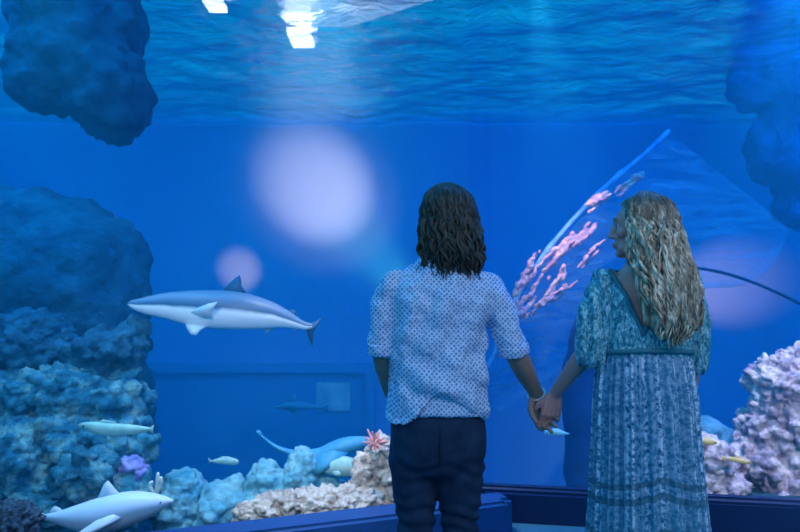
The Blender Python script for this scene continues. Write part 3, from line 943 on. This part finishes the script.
def lock(bm, pts, r0, seg=6, wave=0, freq=0, phase=0):
    pts = spline([tuple(p) for p in pts], 6)
    n = len(pts)
    out, rr = [], []
    ln = 0
    for i, p in enumerate(pts):
        t = i / (n - 1)
        if i: ln += (Vector(p) - Vector(pts[i - 1])).length
        k = wave * min(1, t * 2.2)
        out.append(Vector(p) + Vector((math.sin(ln * freq + phase), math.cos(ln * freq * 1.1 + phase * 1.7) * .6, 0)) * k)
        rr.append(r0 * (.55 + .6 * math.sin(PI * min(.95, t * .75 + .15))) * (1 if t < .8 else (1.02 - t) / .22))
    tube(bm, out, [max(r, .0012) for r in rr], seg, caps=False)


def arm_line(a, e, w, s):
    mid = a.lerp(e, .5) + Vector((s * .012, 0, 0))
    q = spline([tuple(a), tuple(mid), tuple(e)], 3) + spline([tuple(e), tuple(e.lerp(w, .5)), tuple(w)], 3)[1:]
    return q


# ---- man
MY = 2.30
man = empty('person', (P(440, 400, MY).x, MY, 0), 'person with dark shoulder-length hair, pale printed shirt and dark jeans, seen from behind', 'person')
cx = P(438, 400, MY).x
bm = bmesh.new()
loft_z(bm, [(cx, MY, .80, .145, .10), (cx, MY, .90, .155, .11), (cx, MY, 1.02, .140, .095), (cx, MY, 1.10, .130, .09), (cx, MY, 1.25, .145, .095),
            (cx + .003, MY, 1.36, .155, .10), (cx + .005, MY, 1.42, .145, .085), (cx + .008, MY, 1.47, .09, .07), (cx + .012, MY, 1.53, .06, .06)])
hc = P(446, 219, MY + .02)
tube(bm, [(cx + .01, MY, 1.46), (cx + .02, MY + .005, 1.53), hc - Vector((0, 0, .05))], [.065, .058, .056], 16)
mpt = head(bm, hc, math.radians(52), 1.04)
sl, sr = P(395, 288, MY), P(485, 288, MY)
el, er = P(382, 350, MY - .01), P(515, 352, MY - .02)
wl_, wr_ = P(394, 402, MY + .17), P(536, 393, MY + .09)
tube(bm, arm_line(sl, el, wl_, -1), [.040, .040, .039, .038, .037, .036, .037, .040, .041, .038, .034, .030, .028], 16)
tube(bm, arm_line(sr, er, wr_, 1), [.040, .040, .039, .038, .037, .036, .037, .040, .041, .038, .034, .030, .028], 16)
hand(bm, wl_, (.3, .3, -1), (1, -.2, 0), 1, (20, 30, 25))
hand(bm, wr_, (.24, -.10, -1), (.25, -1, 0), 1, (32, 52, 38), 1.04, .0092, thumb_in=.6)
for s, hx, kx in ((-1, 412, 416), (1, 462, 461)):
    h_, k_ = P(hx, 440, MY), P(kx, 532, MY)
    a_ = Vector((k_.x, MY - .03, .09))
    tube(bm, [h_, (h_ + k_) / 2, k_, (k_ + a_) / 2 + Vector((0, -.02, .03)), a_], [.07, .055, .044, .042, .034], 16)
    tube(bm, [a_ + Vector((0, -.02, -.03)), a_ + Vector((0, .06, -.05)), a_ + Vector((0, .16, -.06))], [.035, .035, .028], 12)
person_body(bm, M_MANSKIN, man)
for s in (-1, 1):
    bm = bmesh.new(); ball(bm, mpt(s * .030, .076, .008), .0125, 2); obj('eye', bm, M_EYE, man)

# shirt
def hem(a, k):
    if k > 2: return 0
    # a: angle, back of the shirt is at -90 degrees
    back = max(0, -math.sin(a))
    x = math.cos(a)
    lift = .165 * back * math.exp(-((x - .22) / .36) ** 2) - .03 * back * math.exp(-((x + .70) / .25) ** 2) + .008 * math.sin(5 * a)
    return lift * (1, .45, .15)[k]
bm = bmesh.new()
S = [(cx - .005, MY - .005, .935, .182, .150), (cx, MY, 1.07, .180, .140), (cx, MY, 1.14, .173, .132), (cx, MY, 1.25, .178, .130),
     (cx + .004, MY, 1.34, .186, .130), (cx + .004, MY, 1.40, .178, .118), (cx + .006, MY, 1.45, .150, .10), (cx + .01, MY, 1.495, .095, .085), (cx + .012, MY, 1.525, .07, .072)]
loft_z(bm, S, 64, 2.2, hem)
for a, e, w, s in ((sl, el, wl_, -1), (sr, er, wr_, 1)):
    e = a.lerp(e, .93)
    mid = a.lerp(e, .5) + Vector((s * .012, 0, 0))
    tube(bm, spline([tuple(a), tuple(mid), tuple(e)], 4), [.064, .064, .063, .061, .058, .056, .054, .052, .051], 20)
me = bake(bm, [('REMESH', dict(mode='VOXEL', voxel_size=.006)), ('SMOOTH', dict(iterations=16, factor=.5)),
               ('DISPLACE', dict(texture=texture('CLOUDS', .085, noise_depth=1), strength=.034, mid_level=.5, texture_coords='LOCAL')),
               ('DISPLACE', dict(texture=texture('CLOUDS', .032, noise_depth=1), strength=.008, mid_level=.5, texture_coords='LOCAL'))])
# long sagging folds across the back
for v in me.vertices:
    x, z = v.co.x - cx, v.co.z
    if abs(x) < .2 and v.co.y < MY:
        f = math.sin((z * 1.0 + x * .55) * 46 + 2.2 * noise.noise((x * 5, 0, z * 4))) * math.exp(-((z - 1.05) / .16) ** 2)
        g = math.sin((z * .35 - x * 1.0) * 52 + 1.6 * noise.noise((x * 6, 3, z * 5))) * math.exp(-((z - 1.3) / .14) ** 2)
        v.co.y += .010 * f + .008 * g
link('shirt', me, M_SHIRT, man)
# under layer of the shirt tail
bm = bmesh.new()
loft_z(bm, [(cx + .012, MY - .002, .948, .172, .137), (cx + .01, MY - .002, 1.05, .168, .128), (cx + .01, MY, 1.10, .15, .11)], 48, 2.2,
       lambda a, k: (-.012 * math.cos(2 * a) if k == 0 else 0))
me = bake(bm, [('REMESH', dict(mode='VOXEL', voxel_size=.008)), ('SMOOTH', dict(iterations=3)),
               ('DISPLACE', dict(texture=texture('CLOUDS', .07), strength=.012, mid_level=.5, texture_coords='LOCAL'))])
link('shirt_tail', me, M_SHIRT, man)
# shirt collar
bm = bmesh.new()
rr = []
for i in range(25):
    a = 2 * PI * i / 24
    rr.append((cx + .014 + .068 * math.cos(a), MY + .07 * math.sin(a), 1.52 + .006 * math.sin(a)))
tube(bm, rr, .012, 10, caps=False)
link('collar', bake(bm, [('REMESH', dict(mode='VOXEL', voxel_size=.005))]), M_SHIRT, man)
# rolled cuffs
for e, w in ((el, wl_), (er, wr_)):
    e = (sl if e is el else sr).lerp(e, .95)
    d = (w - e).normalized() * .4 + Vector((0, 0, -.6)); d.normalize()
    bm = bmesh.new()
    tube(bm, [e - d * .02, e + d * .0, e + d * .022], [.053, .056, .0545], 24, caps=False)
    me = bake(bm, [('REMESH', dict(mode='VOXEL', voxel_size=.005)), ('DISPLACE', dict(texture=texture('CLOUDS', .03), strength=.010, mid_level=.5, texture_coords='LOCAL'))])
    link('rolled_cuff', me, M_SHIRT, man)
# jeans
bm = bmesh.new()
loft_z(bm, [(cx, MY, .735, .10, .085), (cx, MY, .77, .150, .115), (cx, MY, .81, .172, .132), (cx, MY, .86, .174, .136), (cx, MY, .93, .168, .126), (cx, MY, 1.0, .160, .112)], 48, 2.4)
legs = []
for s, hx, kx, wd in ((-1, 413, 416, .083), (1, 460, 460, .083)):
    h_, k_ = P(hx, 442, MY), P(kx, 532, MY)
    h_.z = .80
    a_ = Vector((k_.x + s * .01, MY - .03, .10))
    pts = spline([tuple(h_), tuple(h_.lerp(k_, .5) + Vector((0, 0, 0))), tuple(k_), tuple(k_.lerp(a_, .5) + Vector((0, -.015, 0))), tuple(a_)], 6)
    rads = [.090, .090, .088, .086, .084, .081, .078, .076, .073, .071, .069, .067, .066, .067, .068, .067, .066, .065, .064, .063, .062, .062, .062, .062, .063]
    tube(bm, pts, rads, 24)
    legs.append((k_, a_))
me = bake(bm, [('REMESH', dict(mode='VOXEL', voxel_size=.007)), ('SMOOTH', dict(iterations=16, factor=.5)),
               ('DISPLACE', dict(texture=texture('CLOUDS', .07, noise_depth=1), strength=.012, mid_level=.5, texture_coords='LOCAL'))])
for v in me.vertices:                       # creases across the thighs and behind the knees
    x, z = v.co.x - cx, v.co.z
    k = math.exp(-((z - .55) / .10) ** 2) + .6 * math.exp(-((z - .76) / .05) ** 2) + math.exp(-((z - .2) / .1) ** 2)
    f = math.sin(z * 105 + 14 * x + 7 * noise.noise((x * 8, v.co.y * 6, z * 6))) * (.4 + 1.2 * abs(noise.noise((x * 12, 2, z * 9))))
    v.co += v.normal * .009 * k * f
link('jeans', me, M_JEANS, man)
bm = bmesh.new(); tube(bm, [(cx + .00, MY - .125, .93), (cx + .0, MY - .142, .86), (cx, MY - .128, .79)], .0035, 8); obj('seam', bm, M_JEANSEAM, man)
for k_, a_ in legs:
    bm = bmesh.new()
    tube(bm, [(a_.x, MY - .06, .06), (a_.x, MY + .02, .065), (a_.x, MY + .12, .05), (a_.x, MY + .19, .045)], [.042, .046, .046, .036], 16)
    me = bake(bm, [('REMESH', dict(mode='VOXEL', voxel_size=.006)), ('SMOOTH', dict(iterations=4))])
    sh = link('shoe', me, M_SHOE, man)
    bm = bmesh.new(); loft_z(bm, [(a_.x, MY + .065, .0, .045, .165), (a_.x, MY + .065, .02, .046, .168)], 32, 2.8)
    so = obj('sole', bm, M_SOLE, sh)
    so.matrix_parent_inverse = Matrix.Identity(4)
# bracelet
ax = (wr_ - er).normalized()
bm = bmesh.new()
u = ax.orthogonal().normalized(); w = ax.cross(u)
tube(bm, [wr_ + ax * .004 + (u * math.cos(t) + w * math.sin(t)) * .033 for t in [2 * PI * i / 24 for i in range(25)]], .0032, 8, caps=False)
obj('bracelet', bm, M_METAL, man)

# hair
bm = bmesh.new()
ball(bm, hc + Vector((.000, -.012, .034)), (.094, .104, .092), 4)
loft_z(bm, [(hc.x + .004, hc.y - .035, hc.z - .16, .080, .045), (hc.x + .004, hc.y - .035, hc.z - .10, .098, .066), (hc.x + .003, hc.y - .02, hc.z - .03, .096, .088), (hc.x, hc.y - .012, hc.z + .05, .088, .092)], 40, 2.2)
me = bake(bm, [('REMESH', dict(mode='VOXEL', voxel_size=.006)), ('SMOOTH', dict(iterations=6)),
               ('DISPLACE', dict(texture=texture('CLOUDS', .03), strength=.014, mid_level=.5, texture_coords='LOCAL'))])
# open the face side
bmx = bmesh.new(); bmx.from_mesh(me)
fdir = Matrix.Rotation(math.radians(52), 3, 'Z') @ Vector((0, 1, 0))
dead = [f for f in bmx.faces if (f.calc_center_median() - hc).dot(fdir) > .055 and f.calc_center_median().z < hc.z + .065]
bmesh.ops.delete(bmx, geom=dead, context='FACES')
bmx.to_mesh(me); bmx.free()
hair = link('hair', me, M_HAIRDARK, man)
bm = bmesh.new()
rnd = random.Random(3)
for i in range(480):
    a = rnd.uniform(0, 2 * PI)
    d = Vector((math.cos(a), math.sin(a), 0))
    if d.dot(fdir) > .38: continue
    th = rnd.uniform(.05, 1.25)
    rx, ry, rz = .100, .108, .100
    def sp(t): return hc + Vector((.0, -.012, .030)) + Vector((math.sin(t) * d.x * rx, math.sin(t) * d.y * ry, math.cos(t) * rz))
    endz = hc.z - rnd.uniform(.12, .205) - (.03 if d.y < -.3 else 0)
    fl = rnd.uniform(1.0, 1.2)
    p3 = Vector((hc.x + .002 + d.x * .104 * fl, hc.y - .018 + d.y * .100 * fl, hc.z - .07))
    p4 = Vector((hc.x + .008 + d.x * .110 * fl * rnd.uniform(.75, 1.05), hc.y - .035 + d.y * .085 * fl, endz))
    pts = [sp(th)] + [sp(th + (1.57 - th) * q) for q in (.5, 1)] + [p3, (p3 + p4) / 2 + Vector((0, -.006, 0)), p4]
    lock(bm, pts, rnd.uniform(.004, .009), 5, rnd.uniform(.006, .014), rnd.uniform(45, 80), rnd.uniform(0, 6))
obj('hair_locks', bm, M_HAIRDARK, man)

# ---- woman
WY = 2.20
cw = P(646, 400, WY).x
woman = empty('person', (cw, WY, 0), 'person with very long wavy blond hair in a teal patterned maxi dress, face turned left', 'person')
bm = bmesh.new()
loft_z(bm, [(cw, WY, .86, .155, .12), (cw, WY, .95, .16, .12), (cw, WY, 1.08, .13, .10), (cw, WY, 1.17, .118, .09), (cw, WY, 1.28, .135, .10),
            (cw, WY, 1.37, .148, .10), (cw, WY, 1.42, .140, .088), (cw, WY, 1.455, .09, .068), (cw, WY, 1.50, .048, .050)])
wc = P(640, 228, WY + .01)
tube(bm, [(cw, WY + .0, 1.44), (cw - .01, WY, 1.51), wc - Vector((0, 0, .05))], [.056, .047, .046], 16)
wyaw = math.radians(68)
wpt = head(bm, wc, wyaw, .95, .8, .92)
sl2, sr2 = P(608, 281, WY), P(683, 281, WY)
el2, er2 = P(590, 348, WY + .0), P(691, 352, WY + .02)
wl2, wr2 = P(555, 393, WY + .15), P(691, 392, WY + .16)
tube(bm, arm_line(sl2, el2, wl2, -1), [.044, .042, .040, .039, .038, .036, .035, .036, .034, .031, .028, .024, .022], 16)
tube(bm, arm_line(sr2, er2, wr2, 1), [.044, .042, .040, .039, .038, .036, .035, .036, .034, .031, .028, .024, .022], 16)
hand(bm, wl2, (-.22, .02, -1), (-.15, 1, 0), -1, (26, 48, 40), .96, .0084, thumb_in=.35)
hand(bm, wr2, (-.05, .1, -1), (-1, 0, 0), -1, (15, 25, 20), .88)
for s in (-1, 1):
    tube(bm, [(cw + s * .085, WY, .90), (cw + s * .08, WY, .50), (cw + s * .075, WY - .02, .28), (cw + s * .075, WY - .02, .09)], [.085, .055, .05, .034], 16)
    tube(bm, [(cw + s * .075, WY - .03, .045), (cw + s * .08, WY + .08, .03), (cw + s * .085, WY + .15, .022)], [.030, .028, .018], 12)
person_body(bm, M_WOSKIN, woman)
for s in (-1, 1):
    bm = bmesh.new(); ball(bm, wpt(s * .029, .070, .008), .0115, 2); obj('eye', bm, M_EYE, woman)
    bm = bmesh.new(); ball(bm, wpt(s * .029, .0795, .008), .005, 2); obj('iris', bm, M_BLACK, woman)
    bm = bmesh.new(); tube(bm, [wpt(s * .013, .092, .032), wpt(s * .030, .090, .037), wpt(s * .044, .078, .032)], [.003, .004, .002], 8); obj('eyebrow', bm, M_HAIRBLOND, woman)
bm = bmesh.new()
tube(bm, [wpt(-.018, .090, -.062), wpt(0, .096, -.061), wpt(.018, .090, -.062)], [.003, .0055, .003], 8); obj('lips', bm, M_LIP, woman)

# bodice with sleeves
bm = bmesh.new()
loft_z(bm, [(cw, WY, 1.165, .150, .113), (cw, WY, 1.20, .150, .113), (cw, WY, 1.26, .158, .120), (cw, WY, 1.34, .166, .120), (cw, WY, 1.40, .160, .106),
            (cw, WY, 1.44, .125, .088), (cw, WY, 1.475, .085, .070)], 56, 2.2)
for a, e, s in ((sl2, el2, -1), (sr2, er2, 1)):
    e2 = e + Vector((0, 0, -.015 if s < 0 else -.03))
    mid = a.lerp(e2, .5) + Vector((s * .012, 0, 0))
    tube(bm, spline([tuple(a + Vector((0, 0, .004))), tuple(mid), tuple(e2)], 4), [.054, .057, .059, .060, .061, .061, .061, .060, .058], 24, caps=True)
    inner = e2 + Vector((-s * .03, -.01, .02))
    tube(bm, [mid + Vector((-s * .03, 0, 0)), inner, inner + Vector((-s * .003, -.01, -.10 if s < 0 else -.06))], [.05, .036, .012], 16)
me = bake(bm, [('REMESH', dict(mode='VOXEL', voxel_size=.0055)), ('SMOOTH', dict(iterations=6, factor=.5)),
               ('DISPLACE', dict(texture=texture('CLOUDS', .05), strength=.012, mid_level=.5, texture_coords='LOCAL'))])
va = P(643, 333, WY - .11)
tl, tr = P(611, 262, WY - .09), P(676, 262, WY - .09)
for v in me.vertices:
    x, z = v.co.x, v.co.z
    side = -1 if x < cw else 1
    k = max(0, min(1, (abs(x - cw) - .11) / .04))
    v.co += v.normal * (.006 * k * math.sin(x * 190 + 5 * noise.noise((x * 4, v.co.y * 4, z * 3))))
bmx = bmesh.new(); bmx.from_mesh(me)
dead = []
for f in bmx.faces:
    q = f.calc_center_median()
    if q.z < va.z: continue
    t = (q.z - va.z) / (tl.z - va.z)
    if q.y < WY and va.x + (tl.x - va.x) * t < q.x < va.x + (tr.x - va.x) * t: dead.append(f)
    elif q.z > 1.468: dead.append(f)
bmesh.ops.delete(bmx, geom=dead, context='FACES')
bmx.to_mesh(me); bmx.free()
dress = link('dress_bodice', me, M_BODICE, woman)
# ribbon along the V
from mathutils.bvhtree import BVHTree
bmx = bmesh.new(); bmx.from_mesh(dress.data); bvh = BVHTree.FromBMesh(bmx)
for (a, b) in ((tl, va), (tr, va)):
    pts = []
    for i in range(15):
        p = a.lerp(b, i / 14)
        near = bvh.find_nearest(p)
        pts.append(near[0] + near[1] * .002 if near[0] else p)
    bm = bmesh.new(); tube(bm, pts, .009, 8, flat=.45)
    obj('neckline_ribbon', bm, M_TRIM, woman)
bmx.free()
bm = bmesh.new()
tube(bm, [(cw + .158 * math.cos(t), WY + .120 * math.sin(t), 1.185 - .006 * math.cos(2 * t)) for t in [2 * PI * i / 40 for i in range(41)]], .009, 10, caps=False, flat=1)
obj('waistband', bm, M_TRIM, woman)
# skirt
bm = bmesh.new()
uvl = bm.loops.layers.uv.new('UVMap')
bl_ = bm.verts.layers.float.new('band')
NA, NZ = 360, 90
prof = spline([(1.19, .146, .112), (1.13, .156, .128), (1.02, .168, .145), (.85, .176, .155), (.55, .197, .175), (.25, .235, .205), (.05, .255, .225)], 15)
rows = []
for j in range(NZ + 1):
    z, rx, ry = prof[j]
    row = []
    for i in range(NA):
        a = 2 * PI * i / NA
        t = j / NZ
        q = math.sin(38 * a + 2.5 * noise.noise((math.cos(a) * 2, math.sin(a) * 2, z * .6))) * (.35 + .65 * abs(noise.noise((math.cos(a) * 3, math.sin(a) * 3, 4))) * 2)
        q2 = math.sin(17 * a + 3 * noise.noise((math.cos(a) * 1.5, math.sin(a) * 1.5, z * .4 + 7)))
        amp = (.0035 + .0035 * min(1, t * 4))
        r = 1 + (1.5 * q * amp + q2 * (.002 + .007 * t)) / rx
        v = bm.verts.new((cw - .004 + rx * r * math.cos(a), WY + ry * r * math.sin(a), z))
        back = math.exp(-abs((a - 1.48 * PI) / .6) ** 1.3)
        v[bl_] = z - .05 * back
        row.append(v)
    rows.append(row)
for j in range(NZ):
    for i in range(NA):
        k = (i + 1) % NA
        f = bm.faces.new((rows[j][i], rows[j][k], rows[j + 1][k], rows[j + 1][i]))
        for lp, (ii, jj) in zip(f.loops, ((i, j), (i + 1, j), (i + 1, j + 1), (i, j + 1))):
            lp[uvl].uv = (ii / NA * 1.25, prof[jj][0])
o = obj('dress_skirt', bm, M_SKIRT, woman)
sm = o.modifiers.new('s', 'SOLIDIFY'); sm.thickness = .003

# blond hair
bm = bmesh.new()
ball(bm, wc + Vector((.008, -.012, .032)), (.100, .090, .088), 4)
hx = lambda px, y: (px - 400) / F * y
secs = [(hx(670, 2.06), 2.062, P(0, 340, 2.06).z, .040, .010), (hx(668, 2.06), 2.066, P(0, 322, 2.06).z, .080, .016), (hx(667, 2.07), 2.078, P(0, 300, 2.06).z, .095, .020), (hx(662, 2.08), 2.100, P(0, 272, 2.08).z, .092, .034),
        (hx(651, 2.12), 2.145, P(0, 250, 2.1).z, .088, .058), (wc.x + .010, wc.y - .02, wc.z - .02, .092, .088), (wc.x + .012, wc.y - .012, wc.z + .04, .09, .085)]
loft_z(bm, secs, 40, 2.2)
me = bake(bm, [('REMESH', dict(mode='VOXEL', voxel_size=.006)), ('SMOOTH', dict(iterations=6)),
               ('DISPLACE', dict(texture=texture('CLOUDS', .03), strength=.014, mid_level=.5, texture_coords='LOCAL'))])
bmx = bmesh.new(); bmx.from_mesh(me)
wdir = Matrix.Rotation(wyaw, 3, 'Z') @ Vector((0, 1, 0))
dead = []
for f in bmx.faces:
    q = f.calc_center_median()
    dd = (q - wc).dot(wdir)
    if dd > .045 + .25 * max(0, q.z - wc.z - .02) and q.z < wc.z + .095 and q.z > wc.z - .16: dead.append(f)
bmesh.ops.delete(bmx, geom=dead, context='FACES')
bmx.to_mesh(me); bmx.free()
link('hair', me, M_HAIRBLOND, woman)
bm = bmesh.new()
rnd = random.Random(11)
for i in range(620):
    a = rnd.uniform(0, 2 * PI)
    d = Vector((math.cos(a), math.sin(a), 0))
    if d.dot(wdir) > .35: continue
    if d.y > .6 and rnd.random() < .6: continue
    th = rnd.uniform(.02, 1.3)
    def sp(t): return wc + Vector((.008, -.012, .028)) + Vector((math.sin(t) * d.x * .108, math.sin(t) * d.y * .100, math.cos(t) * .098))
    e = sp(1.57)
    lat = (e.x - wc.x) / .115                       # -1 .. 1 across the head
    lat = max(-1, min(1, lat + rnd.uniform(-.35, .35)))
    back = rnd.uniform(0, .03)
    zN = P(0, 252, 2.1).z
    p1 = Vector((hx(653 + 32 * lat, 2.1), 2.12 - .050 * (1 - lat * lat) - back + max(0, d.y) * .05, zN + rnd.uniform(-.05, .05)))
    p2 = Vector((hx(664 + 30 * lat, 2.06), 2.05 - back, P(0, 290, 2.06).z))
    endpy = 352 - 26 * abs(lat - .2) ** 1.5 - rnd.uniform(0, 30)
    p3 = Vector((hx(669 + 25 * lat, 2.05), 2.045 - back * .8, P(0, 322, 2.06).z))
    p4 = Vector((hx(669 + 22 * lat + rnd.uniform(-5, 5), 2.05), 2.05 - back * .6, P(0, endpy, 2.05).z))
    pts = [sp(th), sp(th + (1.57 - th) * .5), e, p1, p2]
    if endpy > 326: pts += [p3, p4]
    else: pts += [p3.lerp(p2, .3)]
    lock(bm, pts, rnd.uniform(.0028, .0075), 5, rnd.uniform(.006, .013), rnd.uniform(42, 75), rnd.uniform(0, 6))
obj('hair_locks', bm, M_HAIRBLOND, woman)


# ------------------------------------------------------------------ light
def area(name, loc, target, size, power, col, sy=None):
    l = bpy.data.lights.new(name, 'AREA')
    l.size = size
    if sy: l.shape = 'RECTANGLE'; l.size_y = sy
    l.energy = power; l.color = col
    o = bpy.data.objects.new(name, l); C.objects.link(o)
    o.location = loc
    o.rotation_euler = (Vector(target) - Vector(loc)).to_track_quat('-Z', 'Y').to_euler()
    return o


def spot(name, loc, target, ang, power, col, blend=1.0, rad=.05):
    l = bpy.data.lights.new(name, 'SPOT')
    l.spot_size = math.radians(ang); l.spot_blend = blend; l.energy = power; l.color = col; l.shadow_soft_size = rad
    o = bpy.data.objects.new(name, l); C.objects.link(o)
    o.location = loc
    o.rotation_euler = (Vector(target) - Vector(loc)).to_track_quat('-Z', 'Y').to_euler()
    return o


w = bpy.data.worlds.new('world'); sc.world = w
w.use_nodes = True
bg = w.node_tree.nodes['Background']
bg.inputs['Color'].default_value = (.0, .46, .80, 1)
bg.inputs['Strength'].default_value = .92

area('tank_flood', (-4.5, 4.6, 5.4), (-3, 9, 0), 6, 500, (.0, .36, .95), 2)
area('tank_flood', (4.5, 4.6, 5.4), (3, 9, 0), 6, 700, (.0, .23, 1.0), 2)
spot('added_wall_spot', P(440, 330, 6.4), P(326, 200, YB), 32, 1500, (1, .29, .17), rad=.03)  # added spots hidden behind figures, throwing the glows on the wall
spot('added_wall_spot', P(441, 332, 6.4), P(318, 188, YB), 24, 8200, (1, .29, .16), rad=.03)
spot('added_wall_spot', P(245, 308, 8.6), P(240, 270, YB), 20, 900, (1, .26, .14), rad=.03)
spot('added_wall_spot', P(655, 300, 8.6), P(722, 284, YB), 31, 1500, (1, .26, .19), rad=.03)
spot('unseen_tank_spot', (-.5, 3.9, 3.7), P(330, 495, 4.1), 60, 450, (1, .95, .9), .8)
spot('unseen_tank_spot', (2.6, 3.9, 3.7), P(770, 430, 4.6), 60, 400, (1, .9, .95), .8)
spot('unseen_tank_spot', (-2.2, 3.6, 3.7), P(90, 470, 4.4), 50, 200, (.6, .95, 1), .9)
spot('unseen_tank_spot', (1.2, 5.4, 4.3), P(572, 240, 7.2), 36, 700, (1, .76, .74), 1)  # added pink spot, out of view, warming the coral reflection strips
spot('added_hall_spot', (-1.3, .6, 3.0), P(220, 310, 5.0), 26, 260, (1, .97, .97), .9)  # added spots, unseen, brightening the shark and the rocks
spot('added_hall_spot', (-1.6, .6, 3.0), P(90, 470, 4.3), 40, 95, (.85, .97, 1), .9)
spot('added_hall_spot', (-.9, .6, 3.0), P(330, 485, 4.1), 26, 420, (1, .93, .86), .9)
spot('added_hall_spot', (2.6, .8, 3.0), P(780, 430, 4.6), 36, 380, (1, .88, .92), .9)
area('hall_lamp', (2.2, -.4, 3.2), (.6, 2.3, 1.2), 1.4, 40, (.95, .76, .97))
area('hall_lamp', (-1.2, -.6, 3.2), (.5, 2.3, 1.0), 1.8, 20, (.55, .50, 1))

sc.view_settings.view_transform = 'Standard'
sc.view_settings.look = 'None'
sc.view_settings.gamma = 1
sc.view_settings.use_curve_mapping = False
sc.view_settings.exposure = -.12
sc.cycles.max_bounces = 8
sc.cycles.transparent_max_bounces = 12
sc.cycles.volume_bounces = 1
sc.cycles.use_denoising = True
sc.cycles.sample_clamp_indirect = 4
